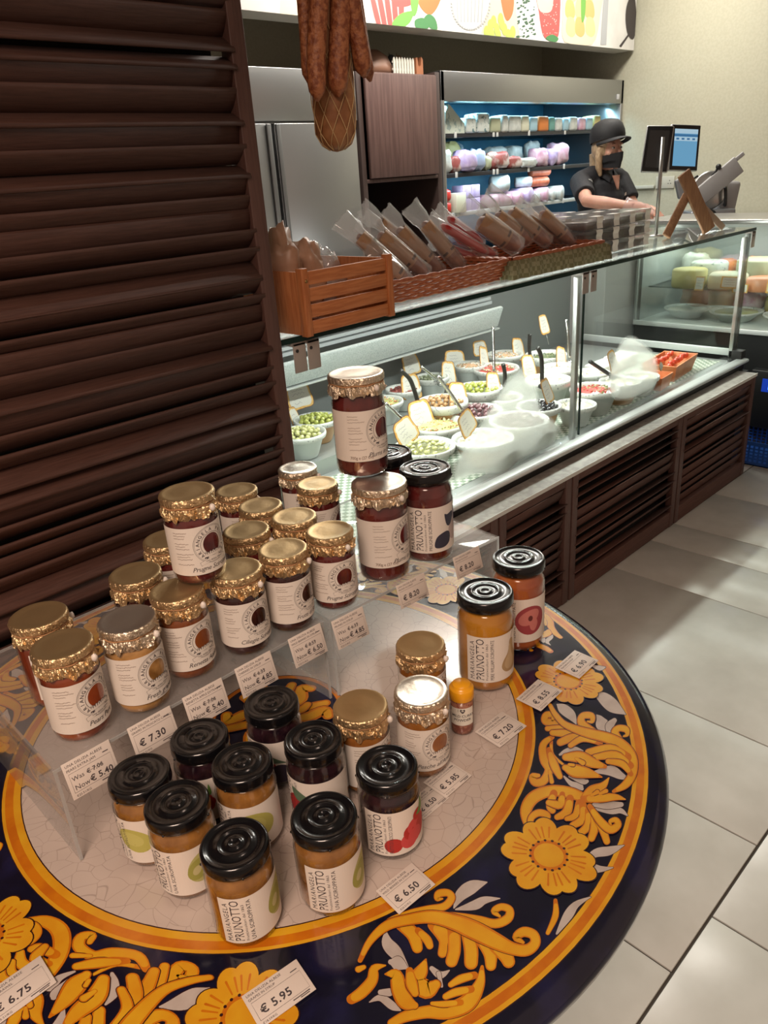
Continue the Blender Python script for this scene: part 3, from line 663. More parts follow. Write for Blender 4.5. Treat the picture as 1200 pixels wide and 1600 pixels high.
def make_jar(kind, content, style, text='', extra=None, label=None, sub=None, seed=1, pale=False):
    key = (kind, content, text, str(extra), seed, pale)
    if key in _cache: return copy_tree(_cache[key])
    prof, r, H = jar_profile(kind)
    t = thing('glass_jar', label, 'jar')
    b = MB(); b.lathe(prof, 40, 0, cap=False); b.build('glass_body', m_jglass, t)
    inn = [(max(0, q-.0016), z+(.002 if i < 2 else 0)) for i, (q, z) in enumerate(prof)][:-1] + [(0, prof[-2][1])]
    c = MB(); c.lathe(inn, 40, 0, cap=False, jit=lambda j, a, q, z: (q*(1-.018*abs(noise.noise(Vector((cos(a)*4, sin(a)*4, z*70+seed))))), z)); c.build('fruit_filling', CM[content], t)
    if style == 'gold':
        rl = {'sg': .0355, 'lg': .0440}[kind]
        top, side, cord = foil_lid(rl, H, seed*3.7, 0)
        lid = side.build('foil_cap', m_goldlit if pale else m_gold, t); top.build('cap_top', m_goldtoplit if pale else m_goldtop, lid)
        cord.build('cord', m_cord, t)
        sl = MB(); a = radians(38 if kind == 'sg' else -75 if seed % 2 else 10)
        sl.sphere(((rl+.003)*cos(a), (rl+.003)*sin(a), H-.019), (.0042, .0042, .0052), 0, 10, jit=.3, seed=seed)
        sl.build('wax_seal', m_seal, t)
        h = {'sg': .068, 'lg': .082}[kind]
        art = gold_label(r, h, text, 2, sub, '700g e (27 Oz)' if kind == 'lg' else None)
        lb = MB(); z0 = .017 if kind == 'sg' else .030
        clip_to(art, -r*1.8, r*1.8, 0, h)
        art.emit(lb, wrap(r, z0, 0), lays=[0]); l = lb.build('label', m_paper, t)
        for nm, tst in (('badge_print', lambda m: m != 3), ('ingredients_print', lambda m: m == 3)):
            pb = MB(); a2 = Art(); a2.items = [i for i in art.items if tst(i[2]) and i[3] > 0]; a2.emit(pb, wrap(r, z0, 0)); pb.build(nm, [m_paper, m_ink, CM[content], m_inkb], l)
    else:
        rl = {'sb': .0368, 'lb': .0432}[kind]; hl = {'sb': .0165, 'lb': .018}[kind]
        black_lid(rl, hl, H-hl).build('lid', m_black, t)
        h = {'sb': .066, 'lb': .082}[kind]; z0 = {'sb': .012, 'lb': .022}[kind]
        fk, fx, fy, fs = extra
        art = modern_label(r, h, text, fk, fx, fy, fs); x0 = -r*.45; clip_to(art, x0, x0+r*2.9, 0, h)
        lb = MB(); art.emit(lb, wrap(r, z0, 0), lays=[0]); l = lb.build('label', m_paper, t)
        cs = FRUITC[fk]; ms = [m_paper, m_ink, m_ink, m_ink] + [mat('print_%s_%s' % (fk, 'abc'[i]), c_, .6) for i, c_ in enumerate(cs)]
        for nm, tst in (('lettering', lambda m: m < 4), ('fruit_picture', lambda m: m >= 4)):
            pb = MB(); a2 = Art(); a2.items = [i for i in art.items if tst(i[2]) and i[3] > 0]; a2.emit(pb, wrap(r, z0, 0)); pb.build(nm, ms, l)
    _cache[key] = t
    return t
R1 = .141
# x, y, level, kind, content, style, text, extra, turn (deg, + shows the left of the label), label
ZT, ZR = TZ+.0005, TZ+R1+.0021
P6 = ('plum', .9, .5, .7)
JARS = [
 (.280, .560, ZT, 'sb', 'grape', 'b', 'UVA SCIROPPATA', ('grape', .72, .50, .85), 20, 'grape jar with black lid, frontmost jar on the painted table'),
 (.368, .517, ZT, 'sb', 'grape', 'b', 'UVA SCIROPPATA', ('grape', .72, .50, .85), 20, 'grape jar with black lid right of the frontmost jar, in front of the raspberry jar'),
 (.468, .519, ZT, 'sb', 'berry', 'b', 'FRUTTI DI BOSCO SCIROPPATI', ('rasp', .50, .42, .85), 26, 'dark jar with black lid and red raspberries pictured on its label'),
 (.270, .659, ZT, 'sb', 'grape', 'b', 'UVA SCIROPPATA', ('grape', .60, .50, .80), 58, 'grape jar with black lid between the leftmost and frontmost black-lidded jars'),
 (.264, .734, ZT, 'sb', 'grape', 'b', 'UVA SCIROPPATA', ('grape2', .1, .5, .55), 78, 'leftmost black-lidded jar, with yellow grape picture on its label'),
 (.358, .656, ZT, 'sb', 'grape', 'b', 'UVA SCIROPPATA', ('grape2', .6, .5, .6), 64, 'grape jar with black lid behind the frontmost grape jar'),
 (.349, .736, ZT, 'sb', 'berry', 'b', 'FRUTTI DI BOSCO SCIROPPATI', ('rasp', .55, .42, .62), 90, 'dark jar with black lid in front of the apple jam price tag'),
 (.451, .720, ZT, 'sb', 'berry', 'b', 'FRUTTI DI BOSCO SCIROPPATI', ('berry', .1, .45, .8), 62, 'dark berry jar with black lid under the front edge of the acrylic stand'),
 (.441, .621, ZT, 'sb', 'berry', 'b', 'FRUTTI DI BOSCO SCIROPPATI', ('berry', .1, .45, .8), 72, 'dark berry jar, black lid, green leaf on label, left of the raspberry jar'),
 (.518, .616, ZT, 'sg', 'amber', 'g', 'Pesche', None, -34, 'gold-foil jar on the table left of the peach preserve jar'),
 (.592, .577, ZT, 'sg', 'amber', 'g', "Pesche all'Amaretto", None, -14, "gold-foil jar on the table beside the curry powder, its cap top shining pale"),
 (.672, .651, ZT, 'sg', 'amber', 'g', 'Pesche', None, -30, 'rearmost gold-foil jar standing on the white table disc, near the pear jar'),
 (.800, .632, ZT, 'lb', 'pear', 'b', 'PERE WILLIAM SCIROPPATE', ('pear', .62, .52, .78), 14, 'tall black-lidded jar of golden pears in syrup with a pear on the label'),
 (.921, .657, ZT, 'lb', 'peachs', 'b', 'PESCHE SCIROPPATE', ('peach', .45, .5, .72), 36, 'tall black-lidded jar with a red peach on the label, behind the pear jar'),
 (.249, .833, ZR, 'sg', 'pearjam', 'g', 'Pears Pere', None, -14, 'Pears preserve jar, gold foil cap, at the front left corner of the stand'),
 (.258, .924, ZR, 'sg', 'pearjam', 'g', 'Pears Pere', None, -62, 'gold-foil jar behind the Pears jar at the left end of the stand'),
 (.328, .823, ZR, 'sg', 'grapew', 'g', 'Fresh grapes', 'in Moscato', -13, 'jar of pale whole grapes with gold foil cap painted greyish as if reflecting, second in the front row'),
 (.408, .838, ZR, 'sg', 'apple', 'g', 'Renetta Apples', None, -12, 'Renetta Apple jam jar with gold foil cap, third in the front row'),
 (.493, .824, ZR, 'sg', 'cherry', 'g', 'Ciliegie Sciroppate', None, -12, 'dark cherry jar reading Ciliegie, gold foil cap, fourth in the front row'),
 (.573, .821, ZR, 'sg', 'cherry', 'g', 'Frutti di Bosco', None, -28, 'Frutti di Bosco jar with gold foil cap, fifth in the front row'),
 (.656, .813, ZR, 'sg', 'plum', 'g', 'Prugne Sciroppate', None, -2, 'Prugne jar with gold foil cap in the front row, beside the tall plum jar'),
 (.396, .928, ZR, 'sg', 'cherry', 'g', 'Ciliegie Sciroppate', None, -40, 'gold-foil jar in the second row behind the pale grape jar'),
 (.484, .992, ZR, 'sg', 'plum', 'g', 'Prugne Sciroppate', None, -25, 'gold-foil jar in the back row, left of the stacked Prugne jar'),
 (.650, .979, ZR, 'sg', 'plum', 'g', 'Prugne Sciroppate', None, -40, 'gold-foil jar in the back row with a crinkled cap, right of the stacked Prugne jar'),
 (.578, .918, ZR, 'sg', 'plum', 'g', 'Prugne Sciroppate', None, -30, 'gold-foil jar directly behind the Ciliegie and Frutti di Bosco jars'),
 (.656, .898, ZR, 'sg', 'plum', 'g', 'Prugne Sciroppate', None, -25, 'gold-foil jar behind the front-row Prugne jar'),
 (.666, 1.069, ZR, 'sg', 'plum', 'g', 'Prugne Sciroppate', None, -30, 'rearmost small gold-foil jar, nearest the brown shutter'),
 (.800, 1.066, ZR, 'sg', 'plum', 'g', 'Prugne Sciroppate', None, -40, 'pale-foil jar, reflection painted on its gold cap, at the back of the right stand, left of the stacked plum jar'),
 (.770, .975, ZR, 'sg', 'plum', 'g', 'Prugne Sciroppate', None, -42, 'gold-foil jar just left of and below the stacked plum jar'),
 (.770, .818, ZR, 'lg', 'plum', 'g', 'Plums in Syrup', None, -36, 'tall Plums in Syrup jar standing on the right acrylic stand'),
 (.866, .806, ZR, 'lb', 'plum', 'b', 'PRUGNE SCIROPPATE', ('plum', .62, .48, .85), 22, 'tall black-lidded plum jar, label with dark leaves, on the right acrylic stand'),
 (.884, .912, ZR, 'lb', 'plum', 'b', 'PRUGNE SCIROPPATE', ('plum', .62, .48, .85), 30, 'black-lidded plum jar mostly hidden behind the stacked plum jar'),
 (.452, .846, ZR+.1242, 'sg', 'plum', 'g', 'Prugne Sciroppate', None, -10, 'Prugne jar stacked on top of the front-row gold caps'),
 (.788, .872, ZR+.1645, 'lg', 'plum', 'g', 'Plums in Syrup', None, -30, 'tall Plums in Syrup jar stacked highest, above all the other jars'),
]
for i, (x, y, z, kd, ct, st, tx, ex, turn, lab) in enumerate(JARS):
    pale = lab.startswith('pale-foil') or 'greyish' in lab or kd == 'lg' or 'shining' in lab  # gold caps whose bright reflection is painted in as paler foil
    j = make_jar(kd, ct, 'gold' if st == 'g' else 'black', tx, ex, lab, ex if isinstance(ex, str) else None, seed=1+(i % 4 if kd in ('sg', 'lg') else 0), pale=pale) if not isinstance(ex, str) else \
        make_jar(kd, ct, 'gold', tx, None, lab, ex, seed=1+i % 4, pale=pale)
    face = atan2(-y, -x)
    j.location = (x, y, z); j.rotation_euler = (0, 0, face-radians(turn)); j['label'] = lab
    if kd == 'lg' : j['group'] = 'plums in syrup jars'
    elif kd == 'lb': j['group'] = 'tall black-lidded jars'
    elif kd == 'sb': j['group'] = 'small black-lidded jars'
    else: j['group'] = 'gold-foil jars'
# curry powder shaker
t = thing('spice_jar', 'small mild curry powder jar with bright yellow lid, beside the gold-foil jars', 'spice jar', (.681, .583, ZT), atan2(-.583, -.681)-radians(4))
b = MB(); b.lathe([(0, 0), (.014, 0), (.0172, .002), (.0175, .006), (.0175, .060), (.016, .063)], 32, cap=False); b.build('plastic_body', glass('clear_plastic', (.95, .94, .93), 1.4, .08, .03), t)
b = MB(); b.lathe([(0, .001), (.0155, .001), (.0160, .006), (.0160, .058), (0, .058)], 28, cap=False); b.build('spice_filling', content_mat('curry_flakes', (.22, .055, .03), (.36, .15, .09), 170, (.45, .55), .7), t)
b = MB(); b.lathe([(.0172, .058), (.0178, .059), (.0178, .074), (.0168, .0755), (.0135, .076), (.0132, .080), (.0125, .081), (0, .081)], 36, cap=False); b.build('lid', mat('yellow_plastic', (.80, .36, .01), .3), t)
a = Art(); a.rect(-.017, 0, .019, .030, 0, 0, n=16); a.rect(-.0165, .0235, -.004, .0285, 1, 2); a.text(-.016, .0245, 'GOOD', .0042, 0, 3)
a.poly([(.002+u*.004, .0255+v*.004) for u, v in smooth_pts([(0, -1), (.9, .1), (.6, .8), (0, .4), (-.6, .8), (-.9, .1)], 3, True)], 2, 2)
a.text(-.0145, .0145, 'MILD CURRY', .0062, 2, 2, spacing=.95, bold=.01); a.text(-.011, .0075, 'POWDER', .0062, 2, 2, spacing=.95, bold=.01)
lb = MB(); a.emit(lb, wrap(.0175, .019, 0), lays=[0]); l = lb.build('label', mat('spice_label', (.72, .69, .60), .6), t)
lb = MB(); a.emit(lb, wrap(.0175, .019, 0), lays=[2, 3]); lb.build('label_print', [m_paper, mat('spice_green', (.03, .10, .06), .6), m_ink], l)

# ------------------------------------------------------------------ acrylic stands
m_acr = glass('acrylic', (.985, .99, .99), 1.4, .04, .0, film=.11, fcol=(.95, .93, .92))
m_edge = glass('acrylic_edge', (.9, .92, .92), 1.49, .1, .12, film=.35, fcol=(.85, .87, .87))
def stand(label, x, y, L, D, rz, h=R1):
    t = thing('acrylic_display_stand', label, 'display stand', (x, y, TZ+.0017), rz)
    b = MB(); b.rbox((0, 0, h-.004), (L, D, h), .0012); b.build('top_plate', m_acr, t)
    for nm, (p, q) in {'a': ((0, 0, 0), (.004, D, h-.004)), 'b': ((L-.004, 0, 0), (L, D, h-.004))}.items():
        b = MB(); b.rbox(p, q, .0012); b.build('side_plate', m_acr, t)
    e = .0016
    for p, q in (((0, -e, h-.004), (L, 0, h)), ((0, D, h-.004), (L, D+e, h)), ((0, -e, 0), (.004, 0, h-.004)), ((L-.004, -e, 0), (L, 0, h-.004))): b = MB(); b.box(p, q); b.build('polished_edge', m_edge, t)
    return t
stand('clear acrylic display stand under the left rows of gold-foil jars', .187, .785, .416, .315, 0)
stand('clear acrylic display stand under the tall plum jars', .612, .781, .382, .34, -.075)
# ------------------------------------------------------------------ price tags
m_tag = mat('tag_card', (.62, .55, .49), .7)
def price_tag(label, M, price, was=None, name='', w=.062, h=.042, code=True, unit='', curl=0):
    a = Art(); a.text(w*.05, h*.86, 'UNA DELIZIA ALBESE', h*.10, 0, 1, spacing=1.05)
    a.text(w*.05, h*.74, name, h*.095, 0, 1); fx0, fx1, fy0, fy1 = w*.07, w*.94, h*.16, h*.68
    a.line([(fx0, fy0), (fx1, fy0), (fx1, fy1), (fx0, fy1), (fx0, fy0)], .00035, 0, 1)
    if was:
        a.text(w*.10, h*.46, 'Was', h*.17, 0, 1); a.text(w*.40, h*.46, '\u20ac '+was, h*.165, 0, 1, bold=.015); a.line([(w*.40, h*.50), (w*.74, h*.54)], .0004, 0, 2)
        a.text(w*.10, h*.21, 'Now', h*.19, 0, 1); a.text(w*.42, h*.21, '\u20ac '+price, h*.23, 0, 1, bold=.02)
    else:
        a.text(w*.14, h*.27, '\u20ac '+price, h*.31, 0, 1, bold=.02, spacing=1.05)
    if unit: a.text(w*.08, h*.04, unit, h*.085, 0, 1)
    a.rect(w*.62, h*.085, w*.92, h*.11, 0, 1); a.rect(w*.74, h*.04, w*.90, h*.062, 0, 1); a.rect(w*.80, h*.76, w*.92, h*.785, 0, 1)
    card = MB(); card.rbox((0, 0, -.0008), (w, h, 0), .0003)
    o = card.build('price_tag', m_tag); o.matrix_world = M; tag(o, label, 'price tag')
    b = MB(); a.emit(b, lambda x, y, l: (x, y, .00012+l*.00005)); b.build('tag_print', m_ink, o)
    return o
def flat_tag(label, bl, tr_dir, *args, lift=.0035, **k):
    """bl: pixel of the bottom-left corner, tr_dir: pixel of the bottom-right corner"""
    p = atz(*bl, TZ); q = atz(*tr_dir, TZ); x = (q-p).normalized(); y = Vector((-x.y, x.x, 0))
    return price_tag(label, frame((p.x, p.y, TZ+lift), x, y+Vector((0, 0, .04))), *args, **k)
def edge_tag(label, x, y, rz, *args, w=.06, h=.042, lean=.28, zt=None, **k):
    d = Vector((cos(rz), sin(rz), 0)); up = Vector((sin(rz)*-lean*-1, 0, 0)); n = Vector((sin(rz), -cos(rz), 0))
    upv = (Vector((0, 0, 1)) - n*lean).normalized(); zt = zt or TZ+R1+.006
    o = Vector((x, y, zt)) + n*.004 - upv*h
    return price_tag(label, frame(o, d, upv), *args, w=w, h=h, **k)
G = dict(unit='\u20ac25.51/KG')
edge_tag('price tag Now 5.40 at the left end of the stand, below the Pears jar', .196, .785, 0, '5.40', '7.06', 'PEARS EXTRA JAM', h=.047, **G)
edge_tag('price tag reading 7.30 below the pale grape jar', .280, .785, 0, '7.30', None, 'GRAPES IN MOSCATO CANELLI', **G)
edge_tag('price tag Now 5.40 for renetta apple jam, below the Renetta jar', .358, .785, -.02, '5.40', '7.06', 'RENETTA APPLE EXTRA JAM', h=.045, **G)
edge_tag('price tag Now 4.85 for cherries, below the Ciliegie jar', .440, .785, -.02, '4.85', '6.33', 'CHERRIES IN SYRUP', h=.045, **G)
edge_tag('price tag Now 6.50 below the Frutti di Bosco jar', .533, .785, -.03, '6.50', '8.53', 'WILD BERRIES IN SYRUP', h=.046, **G)
edge_tag('price tag Now 4.85 for prunes, below the front-row Prugne jar', .613, .782, -.06, '4.85', '6.33', 'PRUNES IN SYRUP', w=.062, h=.047, zt=TZ+R1-.002, **G)
edge_tag('price tag reading 8.20 below the tall Plums in Syrup jar', .742, .770, -.075, '8.20', None, 'PRUNES IN SYRUP', w=.062, h=.040, **G)
edge_tag('price tag reading 8.20 below the black-lidded plum jar', .872, .761, -.075, '8.20', None, 'PRUNES IN SYRUP', w=.064, h=.040, **G)
flat_tag('price tag reading 5.95 on the yellow flower, nearest the camera', (407, 1612), (497, 1547), '5.95', None, 'GRAPES IN SYRUP', w=.064, h=.040, unit='\u20ac18.59/KG')
flat_tag('price tag reading 6.75 at the lower left on the scrolled border', (-12, 1612), (73, 1550), '6.75', None, 'NECTAR RAWEL', w=.066, h=.042, **G)
flat_tag('price tag reading 6.50 in front of the raspberry jar, half on the orange ring', (624, 1432), (683, 1383), '6.50', None, 'WILD BERRIES IN SYRUP', w=.056, h=.040, **G)
flat_tag('price tag reading 5.85 in front of the shining-capped peach jar', (697, 1250), (745, 1208), '5.85', None, 'PEACHES WITH AMARETTO', w=.054, h=.040, **G)
flat_tag('price tag mostly hidden behind the 5.85 tag', (662, 1282), (690, 1258), '6.50', None, 'WILD BERRIES IN SYRUP', w=.05, h=.034, lift=.0015, **G)
flat_tag('price tag reading 7.20 on the white disc beside the curry powder', (781, 1171), (822, 1138), '7.20', None, 'CLEMENTINES IN SYRUP', w=.062, h=.046, **G)
flat_tag('price tag reading 8.55 on the inner orange ring', (845, 1114), (881, 1080), '8.55', None, 'WILLIAMS PEARS IN SYRUP', w=.062, h=.044, **G)
flat_tag('price tag reading 6.90 lying on the yellow flower near the table edge', (905, 1063), (939, 1031), '6.90', None, 'PEACHES IN SYRUP', w=.062, h=.044, **G)
# ------------------------------------------------------------------ brown louvred woodwork
m_wood = mat('dark_brown_wood', (.075, .030, .021), .68, col2=(.115, .050, .036), scale=14, stretch=(1.2, 18, 18), bump=.12, bscale=40, ramp=(.3, .7))
m_woodend = mat('dark_brown_wood_upright', (.075, .034, .027), .5, col2=(.105, .052, .041), scale=14, stretch=(18, 18, 1.2), bump=.12, bscale=40, ramp=(.3, .7))
def slat(b, x0, x1, z, w, th, tilt, y, mi=0):
    """aerofoil louvre blade along x"""
    n = 10; vs = []; fs = []
    for x in (x0, x1):
        for i in range(n):
            a = 2*pi*i/n; u, v = w/2*cos(a), th/2*sin(a)
            vs.append((x, y+u*cos(tilt)-v*sin(tilt), z+u*sin(tilt)+v*cos(tilt)))
    for i in range(n): fs.append((i, (i+1) % n, n+(i+1) % n, n+i))
    fs += [tuple(reversed(range(n))), tuple(range(n, 2*n))]
    b.add(vs, fs, mi, True)
rng = random.Random(21)
SHY = 1.425
sh = thing('louvred_shutter', 'tall dark brown louvred wooden shutter behind the jars at the left', 'shutter', (-.9, SHY, .02))
sh0 = -.9; PX = 1.017
b = MB(); b.rbox((PX-sh0, -.018, 0), (PX-sh0+.036, .018, 2.5), .002); b.build('upright', m_woodend, sh)
b = MB(); b.rbox((0, -.018, 0), (.04, .018, 2.5), .002); b.build('upright', m_woodend, sh)
b = MB(); z = .30
tl = [-1.25, -.75, .85, -1.1, -.6, -.8, -1.25, -.9, -1.0, .65, -.7, -1.3, -.55, -.95]
k = 0
while z < 2.44:
    t = tl[k % len(tl)] + rng.uniform(-.12, .12)
    slat(b, .03, PX-sh0+.006, z, .055, .0150, -abs(t) if rng.random() < .75 else abs(t)*.7, 0); z += .0325; k += 1
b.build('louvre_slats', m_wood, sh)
b = MB(); b.rbox((.0, -.016, 0), (PX-sh0, .016, .27), .002); b.build('bottom_rail', m_wood, sh)
b = MB(); b.rbox((.0, -.016, 2.46), (PX-sh0, .016, 2.5), .002); b.build('top_rail', m_wood, sh)
b = MB(); b.box((.05, .036, .0), (PX-sh0-.012, .040, 2.45)); b.build('gap_shade_sheet', mat('slat_gap_shade', (.004, .003, .003), .9), sh)  # near-black sheet added so the slat gaps read as deep shade

BY, BZ = 1.317, .515
def louvre_panel(label, x0, x1, seed, z0=.0, z1=BZ-.012):
    t = thing('louvred_cabinet_front', label, 'cabinet front', (x0, BY, z0), 0, 'louvred fronts along the counter base')
    w = x1-x0; r = random.Random(seed); h = z1-z0
    for q in ((.002, .036), (w-.038, w-.002)):
        b = MB(); b.rbox((q[0], 0, .004), (q[1], .028, h), .0015); b.build('stile', m_woodend, t)
    b = MB(); b.rbox((.036, .002, .004), (w-.038, .026, .075), .0015); b.build('bottom_rail', m_wood, t)
    b = MB(); b.rbox((.036, .002, h-.03), (w-.038, .026, h), .0015); b.build('top_rail', m_wood, t)
    b = MB(); z = .10
    while z < h-.045:
        slat(b, .03, w-.032, z, .052, .008, r.choice([-1.3, -1.2, -.9, -.5, -.3, -1.1]) + r.uniform(-.1, .1), .018); z += .038
    b.build('louvre_slats', m_wood, t)
    b = MB(); b.box((.036, .055, .01), (w-.036, .058, h)); b.build('gap_shade_sheet', mat('slat_gap_shade', (.004, .003, .003), .9), t)  # near-black sheet standing in for the shade between the slats
    return t
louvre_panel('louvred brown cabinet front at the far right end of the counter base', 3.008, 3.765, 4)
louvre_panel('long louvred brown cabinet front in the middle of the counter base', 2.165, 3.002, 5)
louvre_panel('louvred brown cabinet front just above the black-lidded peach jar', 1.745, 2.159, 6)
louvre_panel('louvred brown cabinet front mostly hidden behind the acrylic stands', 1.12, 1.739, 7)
# ------------------------------------------------------------------ refrigerated display case
m_steel = mat('brushed_steel', (.50, .50, .49), .32, metal=.9, bump=.05, bscale=200, stretch=(1, 30, 30))
m_steeld = mat('dark_steel', (.16, .165, .16), .4, metal=.6)
m_alu = mat('white_aluminium', (.62, .65, .64), .35, metal=.3)
m_ledge = mat('worn_ledge_laminate', (.26, .235, .21), .5, col2=(.36, .33, .30), scale=40, bump=.1)
m_blk = mat('black_plastic', (.010, .010, .010), .45)
m_cglass = glass('case_glass', (.96, .985, .97), 1.38, .01, .0)
m_gedge = mat('glass_edge_green', (.004, .022, .018), .25, spec=.2)
case = thing('refrigerated_display_counter', 'glass-fronted refrigerated deli counter filled with olive bowls', 'display counter', (1.07, 1.41, 0))
CX0, CX1 = 1.07, 3.86; L = CX1-CX0; GY = .04      # local y of the glass (world 1.45)
def cb(name, a, bb, m, parent=case, r=0):
    q = MB(); (q.rbox(a, bb, r) if r else q.box(a, bb)); return q.build(name, m, parent)
ledge = thing('counter_ledge', 'narrow worn grey ledge running along the top of the louvred cabinet fronts', 'ledge', (1.07, 1.41, 0))
cb('ledge_board', (.05, -.093, BZ-.012), (2.70, -.002, BZ), m_ledge, ledge, r=.002)
cb('ledge_edging', (.05, -.0955, BZ-.013), (2.70, -.0935, BZ+.001), mat('ledge_trim', (.6, .58, .54), .5), ledge)
cb('base_body', (.05, -.02, .06), (L, 1.02, BZ-.014), m_blk)
cb('kick_strip', (.05, .0, BZ-.002), (L-.02, .03, BZ+.028), m_blk)
q = MB(); q.rbox((0, -.012, BZ+.028), (L-.01, .030, BZ+.046), .004); q.tube([(0, -.010, BZ+.036), (L-.01, -.010, BZ+.036)], .009, 10); q.build('front_rail', m_alu, case)
m_deck = mat('deck_steel', (.34, .36, .35), .35, metal=.5)
cb('deck', (0, .034, BZ-.012), (L-.02, 1.0, .543), m_deck)
cb('rear_step', (0, .56, .543), (L-.9, 1.0, .60), m_deck)
# perforated mat on the deck: pale squares between dark threads
m_mat = mat('gingham_deck_liner', (.70, .72, .66), .7); nt = m_mat.node_tree; tcn = nt.nodes.new('ShaderNodeTexCoord'); ck = nt.nodes.new('ShaderNodeTexChecker')
ck.inputs['Scale'].default_value = 55; ck.inputs[1].default_value = (.55, .57, .50, 1); ck.inputs[2].default_value = (.17, .23, .16, 1)
nt.links.new(tcn.outputs['Object'], ck.inputs['Vector']); nt.links.new(ck.outputs[0], nt.nodes['Principled BSDF'].inputs['Base Color'])
cb('deck_liner', (.03, .10, .543), (L-.06, .52, .5445), m_mat)
cb('rear_wall', (0, .99, BZ), (L-.02, 1.01, 1.12), mat('case_back', (.20, .215, .215), .5, metal=.3))
q = MB(); M = TR(0, .83, .80) @ RX(.35); q.rbox((.0, 0, 0), (L-.90, .02, .10), .006, 0, M); q.build('air_duct', mat('speckled_white_duct', (.50, .54, .53), .5, col2=(.36, .41, .41), scale=220, ramp=(.45, .6)), case)
q = MB()
for i in range(11): q.box((.0, .865+.006*i, .905+.019*i), (L-.9, .885+.006*i, .918+.019*i))
q.build('duct_slats', mat('duct_grey', (.42, .44, .45), .45), case)
cb('duct_tray', (.0, .82, .79), (L-.90, .86, .797), m_alu, r=.001)
TOPZ = 1.153
cb('top_glass', (0, GY-.01, TOPZ), (L, .56, TOPZ+.010), m_cglass)
cb('top_glass_edge', (0, GY-.0125, TOPZ-.003), (L, GY-.0102, TOPZ+.0104), m_gedge)
cb('top_lamp_housing', (.02, .33, TOPZ-.026), (L-.03, .385, TOPZ-.004), mat('lamp_housing', (.6, .63, .62), .4), r=.003)
MIDX = 2.414-CX0
cb('front_pane', (.02, GY, BZ+.044), (MIDX-.004, GY+.006, TOPZ-.002), m_cglass)
cb('front_pane', (MIDX+.004, GY, BZ+.044), (L-.012, GY+.006, TOPZ-.002), m_cglass)
cb('pane_edge', (MIDX-.0038, GY-.001, BZ+.044), (MIDX-.0012, GY+.007, TOPZ-.002), m_gedge)
cb('centre_post', (MIDX-.028, GY+.012, BZ+.03), (MIDX-.006, GY+.030, TOPZ-.02), m_steel, r=.002)
cb('end_pane', (L-.008, GY+.012, .60), (L-.002, .90, TOPZ-.002), m_cglass)
cb('left_light_stop', (0, .04, BZ), (.012, 1.0, TOPZ-.002), mat('case_back', (.12, .13, .13)))  # unseen panel added to keep case lamp light off the shutter
cb('end_bottom_rail', (L-.016, .05, .565), (L, .90, .598), m_alu, r=.002)
cb('end_post', (L-.022, GY+.008, BZ+.03), (L-.0, GY+.03, TOPZ), m_steeld, r=.002)
cb('end_post', (L-.050, GY+.012, BZ+.05), (L-.030, GY+.03, TOPZ-.03), m_steel, r=.002)
cb('end_foot', (L-.05, GY-.035, BZ-.01), (L, GY+.03, .60), m_blk, r=.003)
m_grey = mat('grey_hinge_plastic', (.34, .30, .27), .45)
def hinge(x, w=.038):
    q = MB(); q.rbox((x, GY-.017, TOPZ-.075), (x+w, GY-.0125, TOPZ-.004), .002); q.rbox((x, GY-.017, TOPZ-.012), (x+w, GY+.02, TOPZ-.004), .002); h = q.build('glass_hinge', m_grey, case)
    q = MB(); q.lathe([(0, 0), (.004, 0), (.004, .002), (0, .002)], 12, 0, TR(x+.010, GY-.017, TOPZ-.022) @ RX(pi/2)); q.build('screw', m_blk, h)
for x in (.035, .078, MIDX-.044, MIDX+.008, L-.05): hinge(x)
# condensation: milky droplets film on the inside of the panes
def fog_mat():
    m = bpy.data.materials.new('condensation'); m.use_nodes = True; nt = m.node_tree; nt.nodes.clear(); N = nt.nodes.new; Lk = nt.links.new
    out = N('ShaderNodeOutputMaterial'); t = N('ShaderNodeBsdfTransparent'); d = N('ShaderNodeBsdfTranslucent'); d.inputs[0].default_value = (.62, .62, .58, 1)
    df = N('ShaderNodeBsdfDiffuse'); df.inputs[0].default_value = (.7, .7, .68, 1); a = N('ShaderNodeMixShader'); a.inputs[0].default_value = .25; Lk(d.outputs[0], a.inputs[1]); Lk(df.outputs[0], a.inputs[2])
    at = N('ShaderNodeAttribute'); at.attribute_name = 'film'; tc = N('ShaderNodeTexCoord'); n = N('ShaderNodeTexNoise'); n.inputs['Scale'].default_value = 300
    Lk(tc.outputs['Object'], n.inputs['Vector']); mm = N('ShaderNodeMath'); mm.operation = 'MULTIPLY_ADD'; mm.inputs[1].default_value = .5; mm.inputs[2].default_value = .72; Lk(n.outputs['Fac'], mm.inputs[0])
    mu = N('ShaderNodeMath'); mu.operation = 'MULTIPLY'; mu.use_clamp = True; Lk(at.outputs['Fac'], mu.inputs[0]); Lk(mm.outputs[0], mu.inputs[1])
    mx = N('ShaderNodeMixShader'); Lk(mu.outputs[0], mx.inputs[0]); Lk(t.outputs[0], mx.inputs[1]); Lk(a.outputs[0], mx.inputs[2]); Lk(mx.outputs[0], out.inputs[0]); return m
m_fog = fog_mat()
